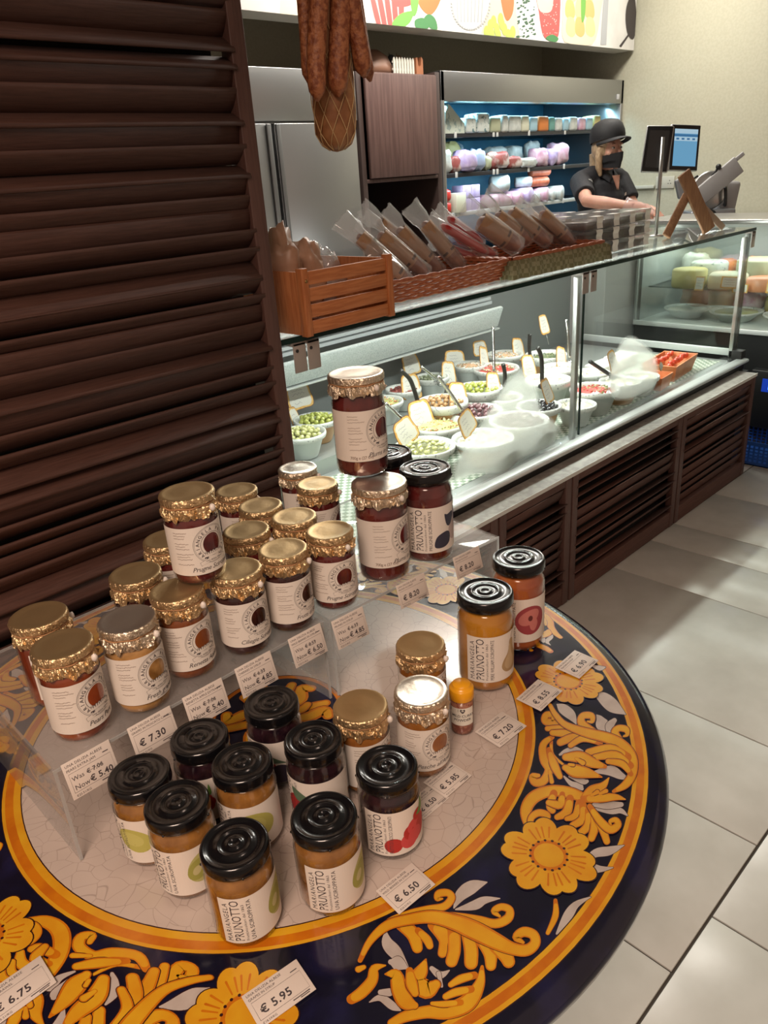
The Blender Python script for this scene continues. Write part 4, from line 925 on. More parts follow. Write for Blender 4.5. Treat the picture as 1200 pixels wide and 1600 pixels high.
def fog(px, dens):
    """outline in photo pixels on the pane plane; film thins out towards the rim"""
    pts = smooth_pts([(p.x-CX0, p.z) for p in (aty(x, y, 1.45) for x, y in px)], 6, True)
    cx = sum(p[0] for p in pts)/len(pts); cz = sum(p[1] for p in pts)/len(pts); n = len(pts); vs = [(cx, GY+.0068, cz)]; al = [dens]; fs = []
    for k, (s, a) in enumerate(((.35, 1), (.7, 1), (.86, .8), (1, 0))):
        for x, z in pts: vs.append((cx+(x-cx)*s, GY+.0068, cz+(z-cz)*s)); al.append(a*dens)
    for i in range(n): fs.append((0, 1+i, 1+(i+1) % n))
    for k in range(3):
        for i in range(n): a, b2 = 1+k*n+i, 1+k*n+(i+1) % n; fs.append((a, a+n, b2+n, b2))
    q = MB(); q.add(vs, fs, 0); o = q.build('condensation_patch', m_fog, case)
    at = o.data.attributes.new('film', 'FLOAT', 'POINT'); at.data.foreach_set('value', al); return o
fog([(820, 574), (842, 600), (852, 640), (880, 668), (868, 700), (820, 720), (790, 745), (740, 748), (705, 760), (712, 720), (740, 680), (772, 628), (795, 590)], .66)
fog([(985, 523), (1010, 535), (1030, 560), (1030, 600), (1005, 620), (975, 628), (955, 620), (952, 590), (965, 545)], .62)

# ------------------------------------------------------------------ bowls, fillings, cards and spoons
m_bowl = mat('speckled_bowl', (.58, .59, .56), .35, col2=(.16, .16, .18), scale=130, ramp=(.60, .68), coat=.3)
m_bowltan = mat('bowl_tan', (.46, .25, .10), .5, col2=(.52, .30, .14), scale=20)
m_bowlwhite = mat('bowl_white', (.50, .53, .51), .4)
def mk_bowl(r, h, tan=False):
    t = thing('serving_bowl', '', 'bowl')
    b = MB(); b.lathe([(0, 0), (r*.55, 0), (r*.60, .006), (r*.84, h*.72), (r*.86, h*.74)], 36, cap=False); b.build('bowl_body', m_bowltan if tan else m_bowlwhite, t)
    b = MB(); b.lathe([(r*.86, h*.74), (r*.97, h*.80), (r, h*.90), (r*.985, h), (r*.93, h), (r*.88, h*.85), (r*.70, h*.60), (r*.5, h*.25), (0, h*.2)], 36, cap=False); b.build('speckled_rim', m_bowl, t)
    return t
OL = {'green': ((.30, .34, .05), (.42, .44, .10)), 'pale': ((.40, .40, .14), (.50, .50, .22)), 'brown': ((.34, .17, .06), (.50, .30, .14)), 'black': ((.010, .010, .014), (.02, .02, .03)),
      'purple': ((.10, .03, .04), (.22, .10, .11)), 'lima': ((.45, .46, .18), (.55, .55, .28)), 'red': ((.30, .04, .03), (.45, .10, .07))}
olive_src = {}
def olive(kind, rng, label, group, p):
    nm = {'green': 'green_olive', 'pale': 'pale_olive', 'brown': 'brown_olive', 'black': 'black_olive', 'purple': 'purple_olive', 'lima': 'butter_bean', 'red': 'dried_tomato'}[kind]
    if kind not in olive_src:
        b = MB(); s = {'red': (.015, .010, .008), 'lima': (.011, .008, .006)}.get(kind, (.0105, .0088, .0088))
        b.sphere((0, 0, 0), s, 0, 12, jit=.5 if kind == 'red' else 0)
        o = b.build(nm, mat('olive_'+kind, OL[kind][0], .22, col2=OL[kind][1], scale=60, coat=.6)); olive_src[kind] = o
    else:
        o = olive_src[kind].copy(); COL.objects.link(o)
    o.location = p; o.rotation_euler = (rng.uniform(-.5, .5), rng.uniform(-.5, .5), rng.uniform(0, 6.28)); o.scale = [rng.uniform(.9, 1.15)]*3
    return tag(o, label, 'bean' if kind == 'lima' else 'tomato' if kind == 'red' else 'olive', group)
def salad_mat(k):
    C = {'mixed': ((.42, .42, .15), (.55, .22, .08), (.62, .60, .40)), 'greens': ((.05, .09, .03), (.16, .18, .06), (.30, .28, .10)), 'lentil': ((.10, .12, .06), (.22, .25, .14), (.35, .36, .28)),
         'beans': ((.55, .06, .05), (.60, .50, .35), (.25, .30, .10)), 'white': ((.62, .62, .58), (.45, .40, .28), (.60, .35, .20)), 'meat': ((.30, .05, .04), (.40, .10, .08), (.18, .03, .03)),
         'dark': ((.05, .03, .02), (.16, .09, .05), (.25, .18, .08)), 'cream': ((.70, .68, .60), (.66, .62, .50), (.6, .55, .4))}[k]
    return [mat('salad_%s_%d' % (k, i), c, .3, coat=.4) for i, c in enumerate(C)]
BOWLS = [ # pixel of rim centre, diameter, rim z, height, filling, tan body, words
 (470, 652, .150, .69, .090, 'green', True, 'bowl of green olives at the far left of the case, behind the shutter edge'),
 (478, 692, .150, .64, .090, 'pale', False, 'bowl of pale olives low at the left, below the first green olive bowl'),
 (612, 603, .130, .69, .090, 'meat', False, 'small bowl of red dried tomatoes just right of the stacked plum jar'),
 (668, 622, .170, .69, .090, 'brown', True, 'bowl of brown olives beside the curved black spoon'),
 (668, 587, .130, .70, .090, 'lentil', False, 'small bowl of dark green capers in the rear row'),
 (735, 601, .165, .69, .090, 'green', False, 'bowl of large green olives in the middle of the case'),
 (608, 645, .150, .64, .090, 'mixed', False, 'bowl of mixed green pickles beside the stacked plum jar'),
 (683, 660, .190, .65, .100, 'mixed', False, 'bowl of chopped mixed pickles with one steel spoon'),
 (738, 640, .180, .65, .100, 'purple', False, 'bowl of purple olives with the long steel spoon'),
 (690, 692, .185, .64, .095, 'lima', False, 'bowl of butter beans behind the black-lidded plum jar'),
 (716, 566, .130, .70, .090, 'white', False, 'small speckled bowl in the rear row behind the green olives'),
 (768, 550, .150, .70, .090, 'white', False, 'speckled bowl in the rear row behind the upright steel spoon'),
 (786, 576, .180, .69, .090, 'beans', False, 'bowl of red and white bean salad around the upright steel spoon'),
 (773, 693, .190, .64, .095, 'cream', True, 'tan bowl behind the largest misted patch of the glass'),
 (836, 657, .190, .65, .100, 'purple', False, 'white bowl with purple olives at the right edge of the large misted patch'),
 (876, 628, .150, .65, .095, 'black', True, 'tan bowl of black olives beside the centre post'),
 (867, 591, .165, .68, .090, 'cream', False, 'nearly empty speckled bowl above the black olives'),
 (775, 618, .135, .65, .090, 'dark', False, 'bowl of dark olives in front of the bean salad'),
 (853, 553, .165, .70, .090, 'greens', True, 'tan bowl of dark cooked greens under the card on a stem'),
 (892, 571, .140, .69, .090, 'cream', False, 'bowl of creamy cheese beside the top of the centre post'),
 (930, 606, .175, .65, .100, 'beans', False, 'white bowl of chopped vegetable salad right of the centre post'),
 (915, 584, .130, .65, .090, 'cream', False, 'small pale bowl behind the chopped vegetable salad'),
 (985, 592, .155, .64, .095, 'cream', True, 'tan bowl behind the small misted patch'),
 (1047, 582, .125, .63, .070, 'cream', False, 'blue-rimmed white bowl of ricotta near the tomato tray'),
 (905, 640, .14, .63, .085, 'cream', False, 'white bowl half hidden by the centre post')]
BOWLC = []
rb = random.Random(77)
pos = [[*atz(px, py, zr)[:2], D*1.16] for px, py, D, zr, *_ in BOWLS]; home = [tuple(p) for p in pos]
OBS = [(3.37, 1.60, .16), (3.50, 1.61, .16), (3.20, 1.545, .13), (3.28, 1.86, .15), (3.47, 1.87, .15)]
for it in range(400):                                             # ease neighbours apart inside the case
    for i, a in enumerate(pos):
        for j, b_ in enumerate(pos+[list(o) for o in OBS]):
            if i == j: continue
            dx, dy = a[0]-b_[0], a[1]-b_[1]; d = hypot(dx, dy) or .001; need = (a[2]+b_[2])/2*.97
            if d < need: a[0] += dx/d*(need-d)*.5; a[1] += dy/d*(need-d)*.5
        a[1] = min(max(a[1], 1.472+a[2]/2), 2.225-a[2]/2); a[0] = min(max(a[0], 1.12+a[2]/2), 3.8-a[2]/2)
        if it < 300: a[0] += (home[i][0]-a[0])*.03; a[1] += (home[i][1]-a[1])*.03
for i, (px, py, D, zr, h, fill, tan, lab) in enumerate(BOWLS):
    c = Vector((pos[i][0], pos[i][1], zr)); D = pos[i][2]
    rear = c.y > 1.975 and c.x < 2.95; z0 = .6015 if rear else .5455; fr_ = D*.37 if not rear else D*.29
    if rear: c.y = max(c.y, 1.975+fr_)                            # foot wholly on the step, or wholly in front of it
    elif c.x < 2.95: c.y = min(c.y, 1.965-fr_)
    h = zr-z0 if zr-z0 > .05 else h
    t = mk_bowl(D/2, h, tan); t['label'] = lab; t['group'] = 'serving bowls in the counter'; t.location = (c.x, c.y, z0); zt = z0+h
    r = D/2*.82
    if fill in OL:
        grp = 'olives in bowl of '+lab.split(' of ')[1].split(' at ')[0] if ' of ' in lab else 'olives'
        q = MB(); q.lathe([(r*.9, 0), (r*.6, .004), (0, .008)], 24, cap=False, jit=lambda j, a, R, z: (R, z)); q.build('brine_bed', mat('bed_'+fill, tuple(v*.45 for v in OL[fill][0]), .4), t, TR(0, 0, h*.80))
        word = {'green': 'green olive', 'pale': 'pale olive', 'brown': 'brown olive', 'black': 'black olive', 'purple': 'purple olive', 'lima': 'butter bean'}[fill]
        ll = word+' heaped among others in the '+{0: 'leftmost upper bowl', 1: 'leftmost lower bowl', 3: 'bowl beside the black spoon', 5: 'middle bowl of the case', 8: 'bowl with the long steel spoon', 9: 'bowl behind the black-lidded plum jar', 14: 'bowl beside the large misted patch', 15: 'tan bowl by the centre post'}[i]
        n = 34 if D > .16 else 26
        for k in range(n):
            a = k*2.39996; rr = r*.92*math.sqrt((k+.5)/n); hz = (1-(rr/r)**2)*.020
            olive(fill, rb, ll, ll.replace(' heaped among others', 's'), (c.x+rr*cos(a), c.y+rr*sin(a), zt-.012+hz+rb.uniform(-.002, .004)))
    else:
        q = MB(); sm = salad_mat(fill)
        q.lathe([(r*.97, 0), (r*.7, .007), (r*.4, .012), (0, .014)], 26, 2 if fill in ('cream', 'white') else 0, cap=False, jit=lambda j, a, R, z: (R, z+.003*noise.noise(Vector((cos(a)*R*60, sin(a)*R*60, i)))))
        for k in range(90 if fill != 'cream' else 14):
            a = rb.uniform(0, 6.28); rr = r*.9*math.sqrt(rb.random()); s = rb.uniform(.003, .0065); 
            q.sphere((rr*cos(a), rr*sin(a), .008+.006*(1-rr/r)), (s*1.4, s*.8, s*.6), rb.randrange(3), 6, RZ(0), .6, k)
        o = q.build('chopped_filling', sm, t, TR(0, 0, h*.86)); o['kind'] = 'stuff'
# trays at the right end
m_terra = mat('orange_terracotta', (.55, .16, .05), .45, col2=(.62, .22, .08), scale=20)
def tray(label, x, y, L_, D_, h, rz):
    t = thing('terracotta_tray', label, 'tray', (x, y, .5455), rz, 'terracotta trays')
    b = MB(); ins = .012
    o = [(-L_/2, -D_/2), (L_/2, -D_/2), (L_/2, D_/2), (-L_/2, D_/2)]; vs = []
    for s, z in ((.82, 0), (1, h), (.93, h), (.78, .01)): vs += [(a*s, b_*s, z) for a, b_ in o]
    fs = [(3, 2, 1, 0), (12, 13, 14, 15)]
    for k in range(3):
        for j in range(4): fs.append((k*4+j, k*4+(j+1) % 4, (k+1)*4+(j+1) % 4, (k+1)*4+j))
    b.add(vs, fs); b.build('tray_body', m_terra, t); return t
tray('rectangular orange terracotta tray of cherry tomatoes', 3.44, 1.60, .30, .16, .075, .12)
tray('small terracotta dish squeezed beside the tomato tray', 3.20, 1.545, .13, .10, .06, .1)
m_tom = mat('cherry_tomato_skin', (.50, .035, .015), .15, coat=.6, col2=(.60, .07, .02), scale=30)
tom = None
for k in range(22):
    u, v = (k % 11)/10-.5, (k//11)-.5
    b = MB()
    if tom is None: b.sphere((0, 0, 0), .0125, 0, 12); tom = b.build('cherry_tomato', m_tom); o = tom
    else: o = tom.copy(); COL.objects.link(o)
    o.location = (3.44+u*.235-v*.008, 1.60+v*.07+u*.028+rb.uniform(-.006, .006), .5455+.070+rb.uniform(-.004, .008)); tag(o, 'red cherry tomato in the terracotta tray at the right end', 'tomato', 'cherry tomatoes in the tray')
# white cheese blocks behind
m_feta = mat('white_cheese', (.72, .72, .68), .5, col2=(.66, .66, .62), scale=20)
for k, (x, y) in enumerate([(3.28, 1.86), (3.47, 1.87)]):
    o = MB().rbox((-.085, -.05, 0), (.085, .05, .06), .008).build('white_cheese_block', m_feta); o.location = (x, y, .5455)
    tag(o, ['left one of two white cheese blocks right of the centre post', 'right one of two white cheese blocks right of the centre post'][k], 'cheese', 'white cheese blocks')
# handwritten price cards with scorched orange rims
m_card = mat('card_cream', (.66, .64, .58), .6); m_cardrim = mat('card_orange_rim', (.66, .34, .06), .6, col2=(.70, .46, .16), scale=60); m_cardink = mat('card_ink', (.05, .06, .12), .6); m_cardedge = mat('card_brown_edge', (.20, .06, .01), .6)
CARDS = [(467, 618, 44, 38, 0, 'far left green olives'), (462, 655, 16, 36, .1, 'shutter edge'), (642, 568, 31, 32, .05, 'capers bowl'), (711, 562, 38, 27, -.15, 'small speckled bowl'), (701, 583, 26, 34, -.2, 'green olives, in front of the wide yellow card'), (750, 544, 33, 22, -.1, 'rear speckled bowl'),
 (757, 563, 25, 40, -.35, 'bean salad, leaning left of the upright spoon'), (810, 546, 27, 33, -.15, 'right of the upright spoon, rear row'), (850, 507, 21, 28, 0, 'stem above dark greens'), (826, 572, 33, 32, -.1, 'top of the misted patch'), (771, 601, 27, 36, -.12, 'dark olives'),
 (642, 604, 36, 36, -.1, 'brown olives'), (716, 620, 38, 42, -.15, 'purple olives, left of the steel spoon'), (657, 648, 44, 42, 0, 'mixed pickles'), (634, 674, 42, 38, .35, 'beside the butter beans, orange rim'), (730, 661, 44, 34, .3, 'left of the large misted patch'), (855, 611, 28, 36, .15, 'black olives'),
 (877, 560, 22, 34, -.25, 'creamy cheese by the post'), (958, 566, 30, 34, .1, 'left of the small misted patch'), (1033, 572, 14, 10, .4, 'ricotta bowl')]
for i, (px, py, wp, hp, rot, lab) in enumerate(CARDS):
    z = .70 if py < 640 else .68
    if i == 8: z = .80
    p = atz(px, py, z); p.y = min(max(p.y, 1.50), 2.34); p = aty(px, py, p.y); w_, h_ = msize(wp, p)*1.08, msize(hp, p)*1.1
    rc = random.Random(i)
    a = Art(); out = smooth_pts([(-.5, -.44), (0, -.5), (.48, -.46), (.5+.03*rc.random(), 0), (.42, .42), (.1, .5), (-.36, .47), (-.5, .1)], 4, True)
    out = [(x*w_*(1+.03*rc.uniform(-1, 1)), y*h_*(1+.03*rc.uniform(-1, 1))) for x, y in out]
    n = len(out); b = MB()
    vs = [(x, y, 0) for x, y in out]+[(x, y, -.0012) for x, y in out]
    b.add(vs, [tuple(range(n)), tuple(reversed(range(n, 2*n)))]+[(k, n+k, n+(k+1) % n, (k+1) % n) for k in range(n)], 0)
    M = TR(*p) @ RZ(rc.uniform(-.15, .25)) @ RX(radians(72)) @ RZ(rot)
    o = b.build('price_card', m_cardedge); o.matrix_world = M; tag(o, 'handwritten orange-rimmed price card, '+lab, 'price card', 'handwritten price cards')
    b = MB(); a.poly([(x*.96, y*.96) for x, y in out], 1, 1); a.poly([(x*(.80+.05*rc.random()), y*(.80+.05*rc.random())) for x, y in out], 0, 2)
    for k in range(4): a.scribble(-w_*.27, h_*(.22-.16*k), w_*rc.uniform(.3, .52), h_*.10, rc, 2, .0009, 3)
    a.emit(b, lambda x, y, l: (x, y, .0001+l*.00025)); b.build('card_face', [m_card, m_cardrim, m_cardink], o)
    if i == 8: q = MB(); q.tube([(0, -h_*.5, -.001), (0, -h_*.5-.05, -.001)], .0015, 6); q.build('card_stem', m_steel, o)
# spoons standing in the bowls
m_spst = mat('spoon_steel', (.55, .55, .53), .2, metal=1); m_spbk = mat('spoon_black', (.015, .015, .014), .35)
SP_ = [([(658, 573), (684, 595)], 'steel', 'short steel spoon handle behind the purple olives card'), ([(684, 588), (706, 618), (722, 642)], 'steel', 'long steel spoon slanting into the purple olives'), ([(770, 511), (771, 545), (772, 580)], 'steel', 'upright steel spoon in the bean salad'),
 ([(602, 630), (618, 645), (634, 660)], 'steel', 'steel spoon handle beside the stacked plum jar'), ([(884, 500), (887, 520), (890, 560)], 'steel', 'steel spoon handle beside the centre post'),
 ([(626, 579), (640, 592), (648, 612), (653, 628)], 'black', 'curved black spoon in the brown olives'), ([(786, 569), (789, 585), (788, 604)], 'black', 'black spoon handle beside the dark olives card'),
 ([(828, 522), (827, 540), (828, 556)], 'black', 'upright black spoon handle in the rear row'), ([(840, 543), (846, 560), (847, 596)], 'black', 'tall black spoon above the nearly empty bowl'), ([(922, 565), (940, 577), (955, 587)], 'black', 'black spoon handle left of the small misted patch')]
for pts, kd, lab in SP_:
    e = atz(pts[-1][0], pts[-1][1], .70); e.y = min(max(e.y, 1.56), 2.25); P = [aty(px, py, e.y+(.02*k if kd == 'steel' else 0)) for k, (px, py) in enumerate(reversed(pts))]
    P = [tuple(p) for p in P]; d = (Vector(P[0])-Vector(P[1])).normalized(); P2 = smooth_pts(P, 6)
    t = thing('serving_spoon', lab, 'spoon', P[0], 0, 'serving spoons'); o = Vector(P[0])
    b = MB(); b.tube([Vector(p)-o for p in P2], .0065 if kd == 'steel' else .0085, 8); b.build('handle', m_spst if kd == 'steel' else m_spbk, t)
    b = MB(); b.sphere(tuple(d*.02), (.018, .018, .012), 0, 10); b.build('spoon_bowl', m_spst if kd == 'steel' else m_spbk, t)
# ------------------------------------------------------------------ goods on the glass counter top
TT = TOPZ+.0104
m_pine = mat('orange_pine', (.42, .135, .040), .45, col2=(.52, .19, .065), scale=10, stretch=(1.5, 18, 18), bump=.08, bscale=40)
m_pine2 = mat('orange_pine_upright', (.40, .125, .036), .45, col2=(.50, .18, .06), scale=10, stretch=(18, 18, 1.5))
# slatted crate: front corner post at pixel (487,528)
cr = thing('wooden_crate', 'orange slatted wooden crate holding paper bags at the left end of the counter', 'crate', (1.125, 1.40, TT), radians(2))
CL, CD, CH = .305, .30, .145
def cbx(n, a, b_, m, par=cr): q = MB(); q.rbox(a, b_, .0015); return q.build(n, m, par)
for x, y in ((0, 0), (CL-.02, 0), (0, CD-.02), (CL-.02, CD-.02)): cbx('corner_post', (x, y, 0), (x+.02, y+.02, CH+.008), m_pine2)
for k in range(4):
    z = .004+k*.037
    cbx('slat', (.02, .004, z), (CL-.02, .012, z+.030), m_pine); cbx('slat', (.02, CD-.012, z), (CL-.02, CD-.004, z+.030), m_pine)
cbx('side_board', (.004, .02, .002), (.012, CD-.02, CH), m_pine2); cbx('side_board', (CL-.012, .02, .002), (CL-.004, CD-.02, CH), m_pine2)
cbx('bottom_board', (.012, .012, .002), (CL-.012, CD-.012, .008), m_pine)
q = MB(); q.lathe([(0, 0), (.004, 0), (.004, .0015), (0, .002)], 10, 0, TR(.012, 0, CH-.02) @ RX(pi/2)); q.build('screw', mat('brass_screw', (.4, .25, .1), .3, metal=1), cr)
m_film = glass('clear_film', (.97, .97, .97), 1.35, .10, .07, film=.20, fcol=(.95, .95, .95))
m_kraft = mat('kraft_paper', (.42, .26, .15), .7, col2=(.48, .30, .18), scale=20)
m_kprint = mat('kraft_print', (.06, .03, .02), .7)
def crumple(name, label, loc, s, m, seed, cat='bag', par=None, rz=0, grp=None):
    b = MB(); b.sphere((0, 0, 0), s, 0, 30)
    vs = []
    for v in b.v:
        p = Vector(v); d = noise.noise(p*22+Vector((seed, 0, 0)))*.45+noise.noise(p*60+Vector((seed, 3, 0)))*.22
        vs.append(tuple(p*(1+d)))
    mn = min(v[2] for v in vs); b.v = [(x, y, z-mn) for x, y, z in vs]; o = b.build(name, m); o.location = loc; o.rotation_euler = (0, 0, rz)
    return tag(o, label, cat, grp)
m_bag = mat('brown_glassine', (.42, .24, .15), .4, col2=(.52, .32, .22), scale=14, alpha=.93)
crumple('paper_bag', 'tall crumpled brown paper bag at the left of the wooden crate', (1.185, 1.54, TT+.010), (.050, .052, .118), m_bag, 1)
crumple('paper_bag', 'crumpled brown paper bag lying in the middle of the wooden crate', (1.278, 1.57, TT+.010), (.038, .050, .090), m_bag, 5)
o = crumple('plastic_bag', 'clear crumpled plastic bag at the right back of the wooden crate', (1.355, 1.60, TT+.010), (.045, .06, .085), m_film, 9)
# wicker baskets
m_wick = mat('red_brown_wicker', (.34, .085, .030), .45, col2=(.44, .13, .05), scale=60)
m_wickin = mat('wicker_inside', (.12, .035, .015), .7)
def basket(label, x, y, L, D, H, rz, cloth=False):
    t = thing('wicker_basket', label, 'basket', (x, y, TT), rz, 'wicker baskets on the counter')
    def path(off, z, n=18):
        P = []; a, b_ = L/2+off, D/2+off
        for sx, sy, dx, dy in ((-1, -1, 1, 0), (1, -1, 0, 1), (1, 1, -1, 0), (-1, 1, 0, -1)):
            for k in range(n): u = k/n*2; P.append((sx*a+dx*a*u, sy*b_+dy*b_*u, z))
        return P+[P[0]]
    b = MB(); rows_ = int(H/.0085)
    for r_ in range(rows_):
        z = .006+r_*.0085; fl = z/H*.018; P = path(fl, z)
        P = [(px*(1+.006*(1 if (i+r_) % 2 else -1)), py*(1+.010*(1 if (i+r_) % 2 else -1)), pz+.0015*(1 if (i+r_) % 2 else -1)) for i, (px, py, pz) in enumerate(P)]
        b.tube(P, .0046, 6, cap=False)
    b.build('woven_side', m_wick, t)
    b = MB()
    for ph in (0, 1):
        P = path(.020, H, 24); b.tube([(px, py, pz+.003*sin(i*1.3+ph*pi)) for i, (px, py, pz) in enumerate(P)], .0048, 6, cap=False)
    b.build('braided_rim', m_wick, t)
    b = MB(); b.box((-L/2+.004, -D/2+.004, .002), (L/2-.004, D/2-.004, .007)); b.build('basket_floor', m_wickin, t)
    if cloth:
        n = 150; vs = []; fs = []; P = path(.030, H, n//4)
        mc = mat('gingham_ruffle', (.20, .19, .10), .8); nt = mc.node_tree
        if not nt.nodes.get('Checker Texture'):
            tc = nt.nodes.new('ShaderNodeTexCoord'); ck = nt.nodes.new('ShaderNodeTexChecker'); ck.inputs['Scale'].default_value = 70
            ck.inputs[1].default_value = (.30, .28, .17, 1); ck.inputs[2].default_value = (.19, .18, .09, 1); nt.links.new(tc.outputs['Object'], ck.inputs['Vector']); nt.links.new(ck.outputs[0], nt.nodes['Principled BSDF'].inputs['Base Color'])
        for j, (z, o_) in enumerate(((H-.004, -.006), (H-.012, .0), (H-.035, .003), (H-.062, .006))):
            for i, (px, py, pz) in enumerate(P):
                w_ = (.0050 if j else .001)*sin(i*1.55)*(1+.6*sin(i*.37)); q_ = 1+(o_+w_)/(max(L, D)/2); vs.append((px*q_, py*(1+(o_+w_)/(min(L, D)/2)), z))
        k = len(P)
        for j in range(3):
            for i in range(k-1): fs.append((j*k+i, j*k+i+1, (j+1)*k+i+1, (j+1)*k+i))
        b = MB(); b.add(vs, fs, 0, True); b.build('gingham_ruffle', mc, t)
    return t
basket('red-brown wicker basket full of wrapped salami, beside the wooden crate', 1.79, 1.668, .50, .25, .062, -.02)
basket('wicker basket with green gingham ruffle, full of wrapped salami', 2.35, 1.655, .50, .25, .062, -.02, True)
# salami wrapped in kraft paper inside clear film bags
m_salami = mat('salami_casing', (.22, .075, .045), .45, col2=(.34, .16, .10), scale=30, bump=.4, bscale=50)
m_red = mat('red_bag', (.50, .02, .02), .35)
def salami_bag(label, a, c, rad=.026, seed=0, red=False, crown=.07, grp='salami bags'):
    """a: bottom end, c: upper end of the sausage"""
    a, c = Vector(a), Vector(c); d = (c-a); Ln = d.length; z = d.normalized(); x = z.cross(Vector((0, 1, 0))).normalized(); y = z.cross(x)
    t = thing('salami_bag', label, 'salami bag', (0, 0, 0), 0, grp)
    t.matrix_world = Matrix(((x.x, y.x, z.x, a.x), (x.y, y.y, z.y, a.y), (x.z, y.z, z.z, a.z), (0, 0, 0, 1)))
    b = MB(); b.lathe([(0, .0), (rad*.6, .006), (rad*.95, .03), (rad*1.0, Ln*.3), (rad*.95, Ln*.9), (rad*.5, Ln), (0, Ln+.004)], 18, cap=False, jit=lambda j, an, r, zz: (r*(1+.10*noise.noise(Vector((cos(an)*2, sin(an)*2, zz*30+seed)))), zz))
    b.build('salami', m_red if red else m_salami, t)
    if not red:
        b = MB(); b.lathe([(rad*1.05, Ln*.30), (rad*1.08, Ln*.31), (rad*1.08, Ln*.95), (rad*1.02, Ln*.96)], 22, cap=False); pw = b.build('kraft_wrapper', m_kraft, t)
        b = MB(); ar = Art(); ar.ring(0, Ln*.30, .010, .0115, 0, 1, a0=.5, a1=5.2); ar.ring(.004, Ln*.30, .006, .0072, 0, 1, a0=2, a1=6.6); ar.rect(-rad*3.1, .004, rad*3.1, .012, 0, 1, n=30); rr = random.Random(seed)
        for k in range(3): ar.scribble(-.010, Ln*.22-.006*k, .022, .003, rr, 0, .0007)
        f = wrap(rad*1.085, Ln*.32, -pi/2-.5); ar.emit(b, f); b.build('wrapper_print', m_kprint, pw)
    b = MB(); n = 28
    prof = [(rad*.4, -.008, 1), (rad*1.12, .005, 1.08), (rad*1.16, Ln*.3, 1.1), (rad*1.16, Ln*.7, 1.1), (rad*1.15, Ln, 1.25), (rad*1.1, Ln+.02, 1.8), (rad*1.0, Ln+crown, 2.4)]
    vs = []; fs = []
    for j, (r, zz, fl) in enumerate(prof):
        for i in range(n):
            an = 2*pi*i/n; k = 1+.13*noise.noise(Vector((cos(an)*3, sin(an)*3, zz*25+seed*5)))*(1+j*.3)
            vs.append((r*fl**.8*cos(an)*k, r*(1 if j < 4 else .55 if j < 6 else .16)*sin(an)*k*1.05, zz+(.012*noise.noise(Vector((an*3, seed, 1))) if j == 6 else 0)))
    for j in range(6):
        for i in range(n): fs.append((j*n+i, j*n+(i+1) % n, (j+1)*n+(i+1) % n, (j+1)*n+i))
    b.add(vs, fs, 0, True); b.build('clear_film', m_film, t); return t
def sb(lab, pa, pc, ya, yc, **k): k['rad'] = k.get('rad', .026)*.86; salami_bag(lab, aty(*pa, ya), aty(*pc, yc), **k)
sb('salami bag at the left end of the first wicker basket', (632, 432), (560, 368), 1.62, 1.72, seed=1, rad=.023)
sb('second salami bag from the left in the first wicker basket', (668, 430), (592, 366), 1.65, 1.74, seed=2)
sb('middle salami bag in the first wicker basket', (690, 428), (622, 358), 1.69, 1.77, seed=3)
sb('salami bag second from the right in the first wicker basket', (722, 418), (662, 348), 1.67, 1.76, seed=4, rad=.024)
sb('large round salami bag lying low at the front of the first basket', (640, 446), (588, 404), 1.60, 1.66, seed=6, rad=.028, crown=.04)
sb('rear salami bag with tall clear film in the first wicker basket', (660, 400), (590, 345), 1.77, 1.80, seed=8, rad=.02)
for k, (pa, pc) in enumerate([((760, 395), (690, 352)), ((775, 398), (712, 372)), ((748, 405), (692, 385)), ((755, 380), (700, 340))]):
    sb(['red bag with dark top lying between the two baskets, uppermost', 'red bag lying closest to the ruffled basket', 'red bag lowest between the two wicker baskets', 'red bag behind the others between the two baskets'][k], pa, pc, 1.66+.02*k, 1.74+.02*k, seed=20+k, rad=.016, red=True, crown=.05, grp='red bags')
sb('largest salami bag, leftmost in the ruffled basket', (812, 388), (748, 344), 1.63, 1.72, seed=11, rad=.034)
sb('salami bag behind the largest one in the ruffled basket', (828, 378), (775, 335), 1.69, 1.76, seed=12, rad=.025)
sb('salami bag with tall film in the middle of the ruffled basket', (858, 380), (796, 330), 1.66, 1.76, seed=13, rad=.027, crown=.11)
sb('salami bag second from the right in the ruffled basket', (880, 378), (828, 338), 1.68, 1.77, seed=14, rad=.025)
sb('rightmost salami bag in the ruffled basket', (896, 380), (845, 332), 1.63, 1.72, seed=15, rad=.024, crown=.06)
